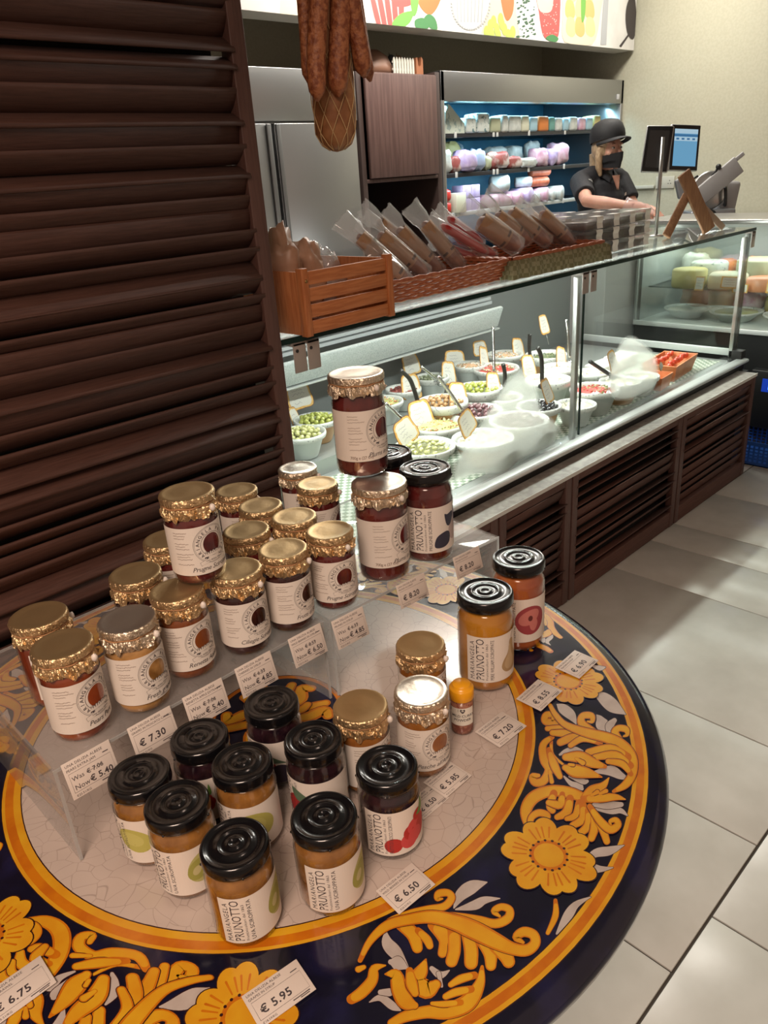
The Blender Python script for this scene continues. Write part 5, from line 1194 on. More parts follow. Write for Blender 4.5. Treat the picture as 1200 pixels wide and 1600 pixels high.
# stacked clear tubs with paper labels
m_tub = glass('tub_plastic', (.93, .93, .93), 1.4, .1, .06, film=.14, fcol=(.85, .85, .85)); m_choc = mat('dark_filling', (.045, .016, .010), .3, col2=(.08, .03, .02), scale=40, coat=.4); m_lab = mat('tub_label', (.80, .77, .72), .6)
tub = None
for cx in range(4):
    for cy in range(3):
        for cz in range(3):
            if cy == 2 and cz == 2 and cx == 3: continue
            if tub is None:
                tub = thing('plastic_tub', '', 'tub'); t = tub
                w_, d_, h_ = .056, .060, .046
                b = MB(); vs = []
                for s, z in ((.88, 0), (1, h_*.84), (1.06, h_*.86), (1.06, h_), (.9, h_)): vs += [(x*w_*s, y*d_*s, z) for x, y in ((-1, -1), (1, -1), (1, 1), (-1, 1))]
                fs = [(3, 2, 1, 0), (16, 17, 18, 19)]+[(k*4+j, k*4+(j+1) % 4, (k+1)*4+(j+1) % 4, (k+1)*4+j) for k in range(4) for j in range(4)]
                b.add(vs, fs); b.build('tub_shell', m_tub, t)
                b = MB(); b.rbox((-w_*.84, -d_*.84, .003), (w_*.84, d_*.84, h_*.66), .004); b.build('dark_filling', m_choc, t)
                b = MB(); P = [(-d_*.55, h_+.0012), (-d_*1.07, h_+.001), (-d_*1.08, h_*.8), (-d_*1.0, h_*.5), (-d_*1.02, .004)]; vs = []; fs = []
                for j, (y, z) in enumerate(P): vs += [(.0+.004*j, y-.001, z), (.048+.002*j, y-.001, z)]
                fs = [(2*j, 2*j+1, 2*j+3, 2*j+2) for j in range(4)]; b.add(vs, fs); l = b.build('paper_label', m_lab, t)
            else: t = copy_tree(tub)
            t.location = (2.668+cx*.122-cy*.004, 1.635+cy*.132, TT+cz*.0475)
            t['group'] = 'stacked plastic tubs'
            t['label'] = 'plastic tub of dark food, %s tier, %s, %s row' % (['lowest', 'middle', 'top'][cz], ['against ruffled basket', 'second from ruffled basket', 'third from ruffled basket', 'nearest screen pole'][cx], ['front', 'middle', 'back'][cy])
# wooden easel
m_easel = mat('easel_wood', (.30, .15, .075), .5, col2=(.38, .20, .10), scale=14, stretch=(8, 8, 1))
ea = thing('wooden_easel', 'small brown wooden folding stand near the far end of the counter top', 'stand', (3.5, 1.60, TT))
def plank(n, p, q_, w_, th, par, m): 
    p, q_ = Vector(p), Vector(q_); z = (q_-p).normalized(); x = Vector((cos(.5), -sin(.5)*1, 0)); x = (x-z*x.dot(z)).normalized(); y = z.cross(x)
    b = MB(); b.rbox((-w_/2, -th/2, 0), (w_/2, th/2, (q_-p).length), .003, 0, Matrix(((x.x, y.x, z.x, p.x), (x.y, y.y, z.y, p.y), (x.z, y.z, z.z, p.z), (0, 0, 0, 1)))); return b.build(n, m, par)
o_ = Vector((3.5, 1.60, TT))
P1, P2 = atz(1108, 360, TT+.004)-o_, aty(1068, 270, 1.66)-o_
plank('front_plank', P1, P2, .062, .016, ea, m_easel)
P3 = atz(1041, 369, TT+.006)-o_; P4 = aty(1073, 305, 1.66)-o_; plank('rear_leg', P3, P4, .038, .012, ea, m_easel)
P5 = atz(1130, 356, TT+.006)-o_; plank('side_leg', P5, Vector(P2)*.55+Vector(P1)*.45, .028, .010, ea, mat('easel_pale_wood', (.42, .30, .22), .5))
# screens on a pole
tp = thing('checkout_screens', 'pair of tablet screens on a steel pole, one showing a blue display', 'screen', (0, 0, 0))
pb_ = aty(1030, 408, 1.62); PB = Vector((3.05, 1.86, TT)); 
base = atz(1030, 375, TT); base = Vector((3.31, 1.69, TT)); tb_ = aty(1039, 222, 1.72)
base = Vector((tb_.x-.02, 1.72, TT)); tp.location = base
b = MB(); b.tube([(0, 0, 0), (0, 0, tb_.z-TT+.02)], .008, 14); b.build('steel_pole', m_steel, tp)
b = MB(); b.lathe([(0, 0), (.035, 0), (.035, .004), (.012, .008), (0, .008)], 24); b.build('pole_foot', m_steel, tp)
def screen(nm, cpx, w_, h_, yaw, off, lit):
    c = aty(*cpx, 1.72+off); M = TR(*(c-base)) @ RZ(yaw) @ RX(radians(-8)) @ RY(radians(5))
    b = MB(); b.rbox((-w_/2, 0, -h_/2), (w_/2, .022, h_/2), .006, 0, M); s = b.build(nm, mat('screen_shell', (.45, .45, .45), .35, metal=.5), tp)
    b = MB(); b.rbox((-w_/2+.004, -.003, -h_/2+.004), (w_/2-.004, .0005, h_/2-.004), .002, 0, M); b.build('bezel', mat('screen_black', (.012, .012, .014), .3), s)
    b = MB(); a = Art(); W2, H2 = w_-.032, h_-.04; a.rect(-W2/2, -H2/2, W2/2, H2/2, 0, 1)
    if lit:
        a.rect(-W2/2, H2*.30, W2/2, H2*.36, 1, 2); a.rect(-W2/2, H2*.18, W2/2, H2*.29, 2, 2); a.rect(-W2/2, H2*.38, W2/2, H2/2, 2, 2)
        for k in range(4): a.rect(-W2*.42+W2*.23*k, H2*.21, -W2*.42+W2*.23*k+W2*.12, H2*.26, 1, 3)
    a.emit(b, lambda x, y, l: (x, -.0032-l*.0003, y)); b.v = [tuple(M @ Vector(v)) for v in b.v]
    e = lambda n, c, s: mat(n, (.01, .01, .01), .2, emis=c, estr=s)
    b.build('display', [e('display_blue', (.16, .42, .66), .75), e('display_dark_blue', (.04, .17, .36), .8), e('display_pale', (.45, .65, .78), .8)] if lit else [mat('dead_display', (.03, .03, .032), .25)]*3, s)
dcm = lambda px, w: msize(w, aty(*px, 1.75))
yawv = -atan2(.63, .66)+0.0
screen('tablet', (1070, 231), .150, .195, -.80+.25, .02, True)
screen('tablet', (1027, 233), .115, .19, -.80-.55+.3, .05, False)
# ------------------------------------------------------------------ tall fridges and cabinet along the back wall
FY = 3.35
m_ss = mat('fridge_steel', (.40, .40, .40), .30, metal=.85, bump=.04, bscale=120, stretch=(40, 40, 1))
fr = thing('steel_fridge', 'tall stainless steel double-door fridge at the left of the back wall', 'fridge', (2.36, FY, 0))
def fb_(n, a, b_, m, par, r=.003): q = MB(); q.rbox(a, b_, r); return q.build(n, m, par)
fb_('fridge_body', (0, .03, .05), (.83, .74, 2.005), m_ss, fr)
fb_('top_panel', (0, 0, 1.772), (.83, .03, 2.005), m_ss, fr)
fb_('door', (.02, 0, .12), (.242, .028, 1.762), m_ss, fr); fb_('door_gasket', (.243, .012, .12), (.262, .03, 1.762), m_blk, fr)
d2 = fb_('door', (.262, 0, .12), (.815, .028, 1.762), m_ss, fr); fb_('grip_rail', (.264, -.012, .12), (.290, -.001, 1.76), mat('grip_steel', (.22, .22, .22), .35, metal=.8), d2)
fb_('grip_rail', (.205, -.012, .12), (.232, -.001, 1.76), mat('grip_steel', (.22, .22, .22), .35, metal=.8), fr)
m_cab = mat('walnut_laminate', (.090, .046, .040), .5, col2=(.125, .068, .058), scale=5, stretch=(16, 16, .8), bump=.03)
m_cabd = mat('walnut_dark', (.045, .026, .022), .5)
cb2 = thing('wood_cabinet', 'tall brown wood-laminate cabinet with an open shelf between the fridges', 'cabinet', (3.20, FY, 0))
fb_('side_panel', (0, .0, 0), (.035, .74, 2.005), m_cabd, cb2); fb_('side_panel', (.635, .0, 0), (.675, .74, 2.02), m_cabd, cb2)
fb_('top_board', (.035, .0, 1.985), (.635, .74, 2.005), m_cab, cb2); fb_('cabinet_door', (.050, -.018, 1.478), (.625, .0, 1.998), m_cab, cb2)
fb_('shelf_board', (.035, .0, 1.455), (.635, .72, 1.475), m_cab, cb2); fb_('lower_door', (.050, -.018, .1), (.625, 0, .98), m_cab, cb2); fb_('shelf_board', (.035, 0, .98), (.635, .72, 1.0), m_cab, cb2)
fb_('back_board', (.035, .70, 0), (.635, .735, 1.985), m_blk, cb2)
# open chiller
ch = thing('open_chiller', 'open-front blue-lit chiller stocked with cheese and cured meat', 'chiller', (3.885, FY, 0)); CW = 2.125
fb_('header', (0, 0, 1.872), (CW, .10, 2.03), m_ss, ch); fb_('roof', (0, .10, 1.93), (CW, .745, 2.0), m_ss, ch)
fb_('side_wall', (0, 0, 0), (.03, .745, 2.03), m_ss, ch); fb_('side_wall', (CW-.03, 0, 0), (CW, .745, 2.03), m_ss, ch)
fb_('base_front', (.03, 0, .0), (CW-.03, .70, .42), m_ss, ch)
m_blu = mat('chiller_liner_blue', (.05, .24, .44), .35, col2=(.10, .36, .56), scale=3, metal=.3)
fb_('liner', (.03, .70, .42), (CW-.03, .74, 1.93), m_blu, ch)
for z in (1.70, 1.47, 1.235, .98):
    s_ = fb_('shelf', (.03, .10, z-.016), (CW-.03, .70, z), mat('shelf_dark', (.02, .025, .03), .4), ch, .002)
    fb_('shelf_lip', (.03, .085, z-.022), (CW-.03, .10, z+.004), mat('shelf_lip', (.03, .03, .035), .35) if z > 1.3 else m_alu, s_, .002)
    for k, x in enumerate([.21, .60, .64, 1.0, 1.45, 1.85]):
        fb_('shelf_tag', (x, .080, z-.024), (x+.022, .0845, z+.010), mat('shelf_tag', (.6, .6, .58), .5), s_, .001)
fb_('energy_sticker', (CW-.10, -.003, 1.90), (CW-.06, 0, 1.935), mat('sticker', (.6, .6, .62), .5), ch, .001)
def pk(n, label, cat, x, z, y, b, m, grp, rz=0):
    o = b.build(n, m); o.location = (3.885+x, FY+y-.055, z); o.rotation_euler = (0, 0, rz); return tag(o, label, cat, grp)
W = mat('chill_white', (.62, .64, .60), .4, col2=(.50, .53, .50), scale=30); BL = mat('blue_cheese', (.62, .66, .62), .5, col2=(.12, .22, .24), scale=45, ramp=(.55, .66)); GN = mat('olive_cheese', (.40, .42, .28), .5)
PKc = mat('pale_pink_wrap', (.55, .28, .38), .35, col2=(.62, .44, .52), scale=25, coat=.5); LV = mat('lilac_wrap', (.42, .32, .56), .35, col2=(.54, .44, .64), scale=20, coat=.4); RD = mat('red_pack', (.55, .03, .02), .35); OR = mat('orange_cheese', (.60, .20, .05), .5)
TE = mat('teal_cheese', (.14, .32, .28), .5); HM = mat('cured_ham', (.30, .08, .07), .45, col2=(.60, .50, .45), scale=12, ramp=(.45, .6)); SA = mat('red_salami', (.42, .09, .04), .45, col2=(.50, .14, .07), scale=30); YE = mat('yellow_cheese', (.60, .52, .22), .5); CR = mat('cream_box', (.62, .62, .48), .5)
rbx = lambda w_, d_, h_, r=.012: MB().rbox((-w_/2, -d_/2, 0), (w_/2, d_/2, h_), r)
def lump(w_, d_, h_, s): 
    b = MB(); b.sphere((0, 0, 0), 1, 0, 24); sg_ = lambda v, e: math.copysign(abs(v)**e, v); q = []
    for x, y, z in b.v:                                           # soft-cornered pack with creases
        p = Vector((sg_(x, .6), sg_(y, .6), sg_(z, .6))); k = 1+.22*noise.noise(p*1.6+Vector((s, 0, 0)))+.14*noise.noise(p*5+Vector((0, s, 0)))
        q.append((p.x*k*w_/2, p.y*k*d_/2, h_/2+p.z*k*h_/2))
    b.v = q; mn = min(v[2] for v in b.v); b.v = [(x, y, z-mn) for x, y, z in b.v]; return b
def log(w_, r, ang=0): b = MB(); b.lathe([(0, -w_/2), (r*.85, -w_/2), (r, -w_/2+.008), (r, w_/2-.008), (r*.85, w_/2), (0, w_/2)], 18, 0, TR(0, 0, r) @ RZ(ang) @ RX(pi/2), cap=False); return b
z1, z2, z3, z4 = 1.7005, 1.4705, 1.2355, .9805
G1, G2, G3, G4 = 'items on the top chiller shelf', 'items on the second chiller shelf', 'items on the third chiller shelf', 'items on the lowest chiller shelf'
pk('cheese_block', 'white cheese block at the left end of the top chiller shelf', 'cheese', .085, z1, .2, rbx(.09, .12, .10), W, G1)
b = MB(); vs = [(-.09, -.06, 0), (.10, -.06, 0), (.10, -.06, .055), (-.045, -.06, .165), (-.08, -.06, .12)]; b.add(vs+[(x, .06, z) for x, y, z in vs], [(0, 1, 2, 3, 4), (9, 8, 7, 6, 5)]+[(i, i+5, (i+1) % 5+5, (i+1) % 5) for i in range(5)])
pk('cheese_wedge', 'tall pale cheese wedge with stamped rind on the top chiller shelf', 'cheese', .215, z1, .2, b, mat('stamped_rind', (.55, .60, .52), .5, col2=(.30, .38, .36), scale=26, ramp=(.55, .6)), G1)
for k, (x, w_, h_, m, n) in enumerate([(.375, .10, .09, BL, 'grey-veined cheese right of the tall wedge'), (.50, .13, .115, BL, 'large square blue-veined cheese'), (.63, .11, .09, GN, 'greenish block right of the square blue-veined cheese'), (.735, .07, .105, W, 'narrow bright block'),
   (.845, .14, .10, W, 'wide white pack in the middle'), (.965, .09, .10, CR, 'pale pack left of the light blue one'), (1.065, .09, .09, mat('light_blue_wrap', (.34, .52, .60), .4), 'light blue wrapped block'), (1.185, .12, .095, OR, 'orange cheese block'), (1.29, .07, .09, TE, 'teal wrapped block'),
   (1.375, .09, .085, W, 'white block right of the teal one'), (1.47, .07, .08, mat('light_blue_wrap', (.34, .52, .60), .4), 'small blue pack'), (1.57, .10, .09, W, 'white pack behind the cap'), (1.69, .09, .085, PKc, 'pink-striped pack above the cap'), (1.79, .09, .085, mat('light_blue_wrap', (.34, .52, .60), .4), 'blue pack near the right end'), (1.90, .09, .10, YE, 'yellow block at the right end')]):
    pk('cheese_block', n+' on the top chiller shelf' if 'chiller' not in n else n, 'cheese', x, z1, .19, rbx(w_, .12, h_), m, G1)
for k, (x, w_, d_, h_, m, n, y) in enumerate([(.115, .12, .12, .14, PKc, 'pink crumpled bag at the left of the second chiller shelf', .33), (.20, .13, .12, .12, PKc, 'pink bag with pale label on the second chiller shelf', .34), (.125, .13, .08, .12, W, 'round white cheese at the left of the second chiller shelf', .17),
   (.24, .12, .10, .085, HM, 'brown ham end on the second chiller shelf', .18), (.345, .16, .12, .115, LV, 'large lilac wrapped ham on the second chiller shelf', .17), (.47, .10, .10, .115, mat('ice_wrap', (.36, .44, .62), .3, coat=.6), 'ice-blue wrapped piece right of the lilac ham', .17),
   (.56, .16, .12, .165, mat('netted_ham', (.40, .52, .60), .4, col2=(.12, .24, .34), scale=40, ramp=(.5, .6)), 'tall netted ham at the middle left of the second chiller shelf', .45), (.40, .16, .06, .16, YE, 'yellow and red pack on top of the lilac ham row', .33), (.56, .07, .08, .08, GN, 'dark olive round left of the sliced ham', .17),
   (.70, .19, .12, .10, HM, 'halved cured ham on the second chiller shelf', .18), (.86, .16, .10, .075, HM, 'dark red vacuum pack on the second chiller shelf', .18), (1.01, .20, .12, .06, W, 'flat white vacuum pack on the second chiller shelf', .18), (.90, .24, .12, .13, W, 'long pale pack lying behind the hams', .36), (1.10, .16, .12, .13, W, 'pale rolled pack near the middle of the second shelf', .34),
   (1.20, .13, .14, .11, PKc, 'round pink and white meat end on the second chiller shelf', .19), (1.33, .11, .12, .10, LV, 'lilac and white roll on the second chiller shelf', .18), (1.46, .15, .14, .14, PKc, 'pale meat roll beside the assistant on the second shelf', .2), (1.34, .16, .06, .16, W, 'white pack on top of the rolls by the assistant', .34)]):
    pk('meat_pack', n, 'packaged food', x, z2, y, lump(w_*1.08, d_*.92, h_*1.10, k), m, G2)
for k, (x, zz) in enumerate([(.10, 0), (.10, .075)]): pk('red_packet', ['lower red packet on the third chiller shelf', 'upper red packet on the third chiller shelf'][k], 'packet', x, z3+zz, .17, rbx(.11, .1, .073, .02), RD, G3)
pk('cream_box', 'cream box beside the red packets on the third chiller shelf', 'box', .245, z3+.0, .17, rbx(.10, .1, .12, .004), CR, G3)
for k, (x, zz) in enumerate([(.345, 0), (.435, 0), (.345, .081), (.435, .081)]): pk('lilac_box', ['lower left', 'lower right', 'upper left', 'upper right'][k]+' of four lilac boxes on the third chiller shelf', 'box', x, z3+zz, .2, rbx(.085, .1, .08, .004), LV, G3)
for k, (x, L_, r, m, a, zz, n) in enumerate([(.62, .14, .045, PKc, .5, 0, 'leftmost pink roll'), (.74, .16, .045, PKc, 1.2, 0, 'striped pink roll'), (.74, .13, .055, W, .9, .095, 'thick white roll stacked above the pink ones'), (.88, .16, .048, PKc, .3, 0, 'pink roll with its cut end forward'), (1.00, .16, .055, LV, .2, 0, 'lilac roll in the middle'), (1.11, .13, .04, W, .2, 0, 'silvery roll end'),
   (1.02, .12, .034, W, .9, .112, 'small white roll stacked in the middle'), (1.20, .16, .05, PKc, .4, 0, 'pink roll right of the silvery one'), (1.19, .20, .033, SA, 1.35, .105, 'lower red salami'), (1.22, .18, .033, SA, 1.35, .172, 'upper red salami'), (1.32, .12, .042, W, .2, 0, 'white roll beside the assistant'), (1.43, .12, .05, W, .3, 0, 'pale roll half behind the assistant')]):
    pk('meat_roll', n+' on the third chiller shelf', 'meat roll', x, z3+zz, .19, log(L_, r, a), m, G3)
for k, (x, w_, h_, m, n) in enumerate([(.75, .16, .10, YE, 'yellow wrapped cheese'), (.90, .10, .11, YE, 'crumpled yellow pack'), (1.05, .14, .10, W, 'speckled white pack'), (1.2, .12, .10, BL, 'blue-veined pack'), (1.34, .14, .10, W, 'white pack by the assistant')]):
    pk('cheese_pack', n+' on the lowest chiller shelf', 'cheese', x, z4, .18, lump(w_, .14, h_*1.4, k), m, G4)
# decorations above the cabinet
m_hat = mat('copper_dome', (.22, .11, .07), .5)
b = MB(); b.lathe([(.0, .13), (.05, .125), (.10, .09), (.125, .04), (.135, 0), (.12, 0), (0, .005)], 28, cap=False); o = b.build('straw_hat', m_hat); o.location = (3.47, FY+.16, 2.0065); tag(o, 'rounded brown straw hat on top of the wood cabinet', 'hat')
t = thing('toy_picket_fence', 'tiny white picket fence on top of the wood cabinet', 'ornament', (3.515, FY+.02, 2.0065))
mw_ = mat('white_paint', (.60, .57, .50), .5)
for k in range(8):
    b = MB(); x = .022*k; b.add([(x, 0, 0), (x+.014, 0, 0), (x+.014, 0, .068), (x+.007, 0, .080), (x, 0, .068), (x, .006, 0), (x+.014, .006, 0), (x+.014, .006, .068), (x+.007, .006, .080), (x, .006, .068)], [(0, 1, 2, 3, 4), (9, 8, 7, 6, 5), (0, 5, 6, 1), (1, 6, 7, 2), (2, 7, 8, 3), (3, 8, 9, 4), (4, 9, 5, 0)]); b.build('picket', mw_, t)
for z in (.016, .052): b = MB(); b.box((-.004, .006, z), (.172, .010, z+.010)); b.build('fence_rail', mw_, t)
b = MB(); b.add([(0, 0, 0), (.058, 0, 0), (.058, 0, .078), (.045, 0, .088), (.040, 0, .045), (.029, 0, .034), (.018, 0, .045), (.012, 0, .085), (0, 0, .078)], [tuple(range(9))]); vs = b.v[:]
b.add([(x, .03, z) for x, y, z in vs], [tuple(reversed(range(9)))]); n = 9
b.add([], [])
b.f += [(i, i+9, (i+1) % 9+9, (i+1) % 9) for i in range(9)]; b.m += [0]*9; b.sm += [False]*9
o = b.build('wooden_letter_holder', mat('orange_wood', (.34, .13, .06), .5)); o.location = (3.70, FY+.02, 2.0065); tag(o, 'small orange-brown notched wooden block beside the white picket fence', 'ornament')
for k, (x, m, n) in enumerate([(3.60, mat('dark_figure', (.03, .035, .04), .5), 'dark little figurine behind the white picket fence'), (3.66, mat('tan_figure', (.22, .13, .08), .5), 'tan little figurine behind the white picket fence')]):
    b = MB(); b.sphere((0, 0, .035), (.022, .02, .035), 0, 12); b.sphere((0, 0, .088), .02, 0, 12); b.add([(-.018, 0, .10), (-.008, 0, .104), (-.014, 0, .118)], [(0, 1, 2)]); o = b.build('figurine', m); o.location = (x, FY+.12, 2.0065); tag(o, n, 'figurine', 'figurines on the wood cabinet')
# ------------------------------------------------------------------ right wall details
t = thing('wall_socket', 'white double power socket on the cream wall behind the screens', 'socket', (XW-.012, 2.96, 1.30))
b = MB(); b.rbox((0, -.075, -.043), (.011, .075, .043), .003); b.build('face_plate', mat('socket_white', (.52, .50, .42), .4), t)
for yy in (-.037, .037):
    for dy, dz in ((0, .012), (-.010, -.008), (.010, -.008)):
        b = MB(); b.box((-.0008, yy+dy-.003, dz-.003), (.0, yy+dy+.003, dz+.003)); b.build('pin_hole', m_blk, t)
o = MB().rbox((XW-.03, 3.04, 1.262), (XW-.001, 3.33, 1.285), .003).build('cable_trunking', mat('trunking', (.50, .50, .43), .5)); tag(o, 'white horizontal cable trunking on the cream wall left of the socket', 'trunking')
# ------------------------------------------------------------------ side display case, service bench, slicer
sc = thing('side_display_case', 'second glass display case with cheeses beyond the far end of the counter', 'display case', (4.2, .45, 0))
def sb_(n, a, b_, m, r=0): q = MB(); (q.rbox(a, b_, r) if r else q.box(a, b_)); return q.build(n, m, sc)
sb_('black_base', (.02, 0, .10), (.74, 1.75, .60), m_blk); sb_('case_sill', (0, 0, .60), (.74, 1.75, .625), m_alu, .002)
sb_('rear_wall', (.70, .0, .62), (.74, 1.75, 1.15), mat('case_back_pale', (.50, .54, .53), .4, metal=.2)); sb_('end_wall', (.02, 1.72, .62), (.70, 1.75, 1.15), mat('case_back_pale', (.50, .54, .53), .4, metal=.2))
sb_('glass_front', (.0, 0, .63), (.006, 1.75, 1.14), m_cglass); sb_('glass_shelf', (.10, .0, .80), (.70, 1.72, .806), m_cglass)
sb_('corner_post', (.0, 1.735, .62), (.02, 1.75, 1.15), m_alu, .002)
sb_('top_steel', (-.02, 0, 1.150), (.44, 1.75, 1.172), m_steel, .003); sb_('top_fall', (.44, 0, 1.140), (.74, 1.75, 1.150), m_steel, .001)
t = thing('digital_thermometer', 'black control box with glowing blue digits under the side display case', 'thermometer', (4.155, 1.22, .12))
b = MB(); b.rbox((0, 0, 0), (.06, .26, .31), .004); b.build('control_box', m_blk, t)
b = MB(); b.box((-.0015, .10, .20), (0, .20, .27)); b.build('display_window', mat('lcd_back', (.01, .03, .16), .2, emis=(.01, .05, .5), estr=.6), t)
a = Art(); a.text(0, 0, '18', .055, 0, 1, bold=.02, align='CENTER'); b = MB(); a.emit(b, lambda x, y, l: (-.002, .15-x, .215+y)); b.build('digits', mat('lcd_digits', (.05, .2, 1), .3, emis=(.08, .3, 1.0), estr=3), t)
t = thing('plastic_crate', 'blue perforated plastic crate on the floor at the right edge', 'crate', (3.90, 1.16, .001)); mc_ = mat('blue_plastic', (.02, .09, .38), .4)
for nm, (p, d, L_) in {'a': ((0, 0), (0, 1), .36), 'b': ((0, .36), (1, 0), .30), 'c': ((.30, 0), (0, 1), .36), 'd': ((0, 0), (1, 0), .30)}.items():
    b = MB(); M = frame((p[0], p[1], 0), (d[0], d[1], 0), (0, 0, 1))
    b.box((0, 0, 0), (L_, .018, .008), 0, M); b.box((0, .105, 0), (L_, .125, .010), 0, M)
    for k in range(16): b.box((L_*k/15-.004 if k else 0, .018, 0), (L_*k/15+.004, .105, .005), 0, M)
    for k in range(1, 5): b.box((0, .018+.0175*k-.003, .001), (L_, .018+.0175*k+.003, .006), 0, M)
    b.build('perforated_side', mc_, t)
b = MB(); b.box((0, 0, 0), (.30, .36, .005)); b.build('crate_floor', mc_, t)
# cheeses in the side case
CH_ = [(4.34, 1.95, .11, .10, YE, 'round_cheese', 'yellow round cheese at the left rear of the side case'), (4.36, 1.74, .12, .08, CR, 'cheese_pack', 'pale wrapped cheese beside the salmon pack in the side case'), (4.33, 1.55, .09, .07, mat('salmon_pack', (.60, .26, .14), .4), 'salmon_pack', 'pinkish orange pack on the side case shelf'),
 (4.36, 1.36, .12, .12, YE, 'round_cheese', 'tall yellow cheese behind the end post'), (4.33, 1.15, .10, .09, OR, 'orange_cheese', 'orange cheese at the right edge of the photo'), (4.52, 1.64, .14, .14, GN, 'round_cheese', 'large greenish cheese at the back of the side case'), (4.52, 1.92, .12, .12, BL, 'blue_cheese', 'blue-veined cheese at the back of the side case'), (4.50, 1.30, .13, .14, YE, 'round_cheese', 'large yellow cheese wheel at the back right of the side case')]
rc_ = random.Random(12); cols_ = [W, YE, CR, BL, OR, GN, PKc, mat('brown_rind', (.25, .12, .05), .5), mat('salmon_pack', (.60, .26, .14), .4)]
nm_ = ['white', 'yellow', 'cream', 'blue-veined', 'orange', 'greenish', 'pink', 'brown-rinded', 'salmon-coloured']
for k in range(20):
    row, c_ = divmod(k, 10); ci = (k*4+row*3) % 9; y = 2.06-c_*.165; x = (4.60, 4.70)[row]; zz = (.8065, .6255)[row]
    o = lump(.15+.03*rc_.random(), .15, .10+.07*rc_.random() if row == 0 else .12, k+40).build('wrapped_cheese', cols_[ci]); o.location = (x+.06*(row == 0), y, zz)
    tag(o, 'wrapped %s cheese in the side case, on its %s, %s from the worktop end' % (nm_[ci], ['upper shelf', 'floor'][row], ['first', 'second', 'third', 'fourth', 'fifth', 'sixth', 'seventh', 'eighth', 'ninth', 'tenth'][c_]), 'cheese', 'cheeses in the side display case')
for k, (x, y, r, h, m, nm, lab) in enumerate(CH_):
    b = MB(); b.lathe([(0, 0), (r*.8, 0), (r*.85, .01), (r*.85, h-.01), (r*.75, h), (0, h)], 24, cap=False, jit=lambda j, a, q, z: (q*(1+.05*noise.noise(Vector((cos(a)*2, sin(a)*2, k)))), z))
    o = b.build(nm, m); o.location = (x, y, .8065); tag(o, lab, 'cheese', 'cheeses in the side display case')
for k, (x, y, r) in enumerate([(4.42, 1.98, .13), (4.42, 1.70, .14), (4.42, 1.40, .15), (4.42, 1.10, .13)]):
    t = mk_bowl(r, .055); t.location = (x, y, .6255); tag(t, ['leftmost', 'second from left', 'third from left', 'rightmost'][k]+' shallow dish on the floor of the side case', 'bowl', 'dishes in the side case'); b = MB(); b.lathe([(r*.8, 0), (r*.6, .006), (0, .010)], 24, cap=False); b.build('dish_filling', salad_mat(['cream', 'mixed', 'lentil', 'cream'][k])[0], t, TR(0, 0, .048))
for k, (y, z, w_, h_) in enumerate([(1.84, .82, .05, .075), (1.68, .84, .09, .06), (1.45, .825, .08, .09), (1.40, 1.03, .06, .07), (1.62, .82, .08, .045), (1.26, .90, .07, .08), (1.07, .86, .09, .08)]):
    b = MB(); b.rbox((-.0015, -w_/2, 0), (0, w_/2, h_), .0005); o = b.build('price_card', m_cardrim); o.location = (4.225, y, z-.013 if z < 1 else z); o.rotation_euler = (0, .2, 0)
    tag(o, 'orange-rimmed handwritten price card in the side case', 'price card', 'side case price cards')
    b = MB(); a = Art(); a.rect(-w_*.42, h_*.1, w_*.42, h_*.9, 0, 1); rr = random.Random(k)
    for q in range(3): a.scribble(-w_*.3, h_*(.7-.2*q), w_*.6, h_*.1, rr, 2, .001, 2)
    a.emit(b, lambda x, yy, l: (-.0018-l*.0003, -x, yy)); b.build('card_face', [m_card, m_cardrim, m_cardink], o)
# service bench with slicer and papers
bn = thing('service_bench', 'pale service bench against the cream wall holding the slicer', 'bench', (5.0, .9, 0))
b = MB(); b.rbox((0, 0, .0), (.95, 1.75, 1.03), .004); b.build('bench_body', mat('bench_cream', (.40, .38, .30), .6), bn); b = MB(); b.rbox((-.02, -.01, 1.03), (.97, 1.77, 1.06), .003); b.build('bench_top', m_steel, bn)
sl = thing('meat_slicer', 'grey metal meat slicer with black knob on the service bench', 'slicer', (5.125, 2.225, 1.0615), radians(-45)); m_sl = mat('slicer_alloy', (.30, .31, .33), .35, metal=.6); m_slw = mat('slicer_white', (.36, .35, .35), .4)
def sq(n, a, b_, m, M=None, r=.006): q = MB(); q.rbox(a, b_, r, 0, M); return q.build(n, m, sl)
sq('slicer_base', (-.14, -.10, .0), (.14, .12, .10), m_sl, None, .012)
sq('motor_tower', (.03, .0, .09), (.15, .12, .27), m_slw, TR(.02, 0, 0) @ RY(.12), .02)
q = MB(); q.lathe([(0, -.008), (.105, -.006), (.115, 0), (.105, .006), (0, .008)], 36, 0, TR(-.01, -.02, .21) @ RY(.2) @ RX(pi/2)); q.build('blade_disc', m_steel, sl)
sq('food_tray', (-.16, -.012, -.055), (.19, .012, .055), m_slw, TR(-.01, -.06, .235) @ RY(radians(-38)), .006)
sq('tray_handle', (.19, -.006, .02), (.245, .006, .045), m_slw, TR(-.01, -.06, .235) @ RY(radians(-38)), .004)
q = MB(); q.lathe([(0, 0), (.042, 0), (.046, .01), (.042, .030), (0, .034)], 28, 0, TR(-.03, -.10, .062) @ RX(pi/2)); q.build('thickness_knob', m_blk, sl)
q = MB(); q.tube(smooth_pts([(.085, -.01, .23), (.08, -.045, .215), (.085, -.05, .17), (.09, -.045, .125), (.10, -.01, .12)], 5), .010, 10); q.build('black_handle', m_blk, sl)
q = MB(); q.tube([(-.02, -.06, .29), (.01, -.065, .335)], [.007, .007], 10); q.sphere((.015, -.066, .345), .017, 0, 12); q.build('lever_knob', m_blk, sl)
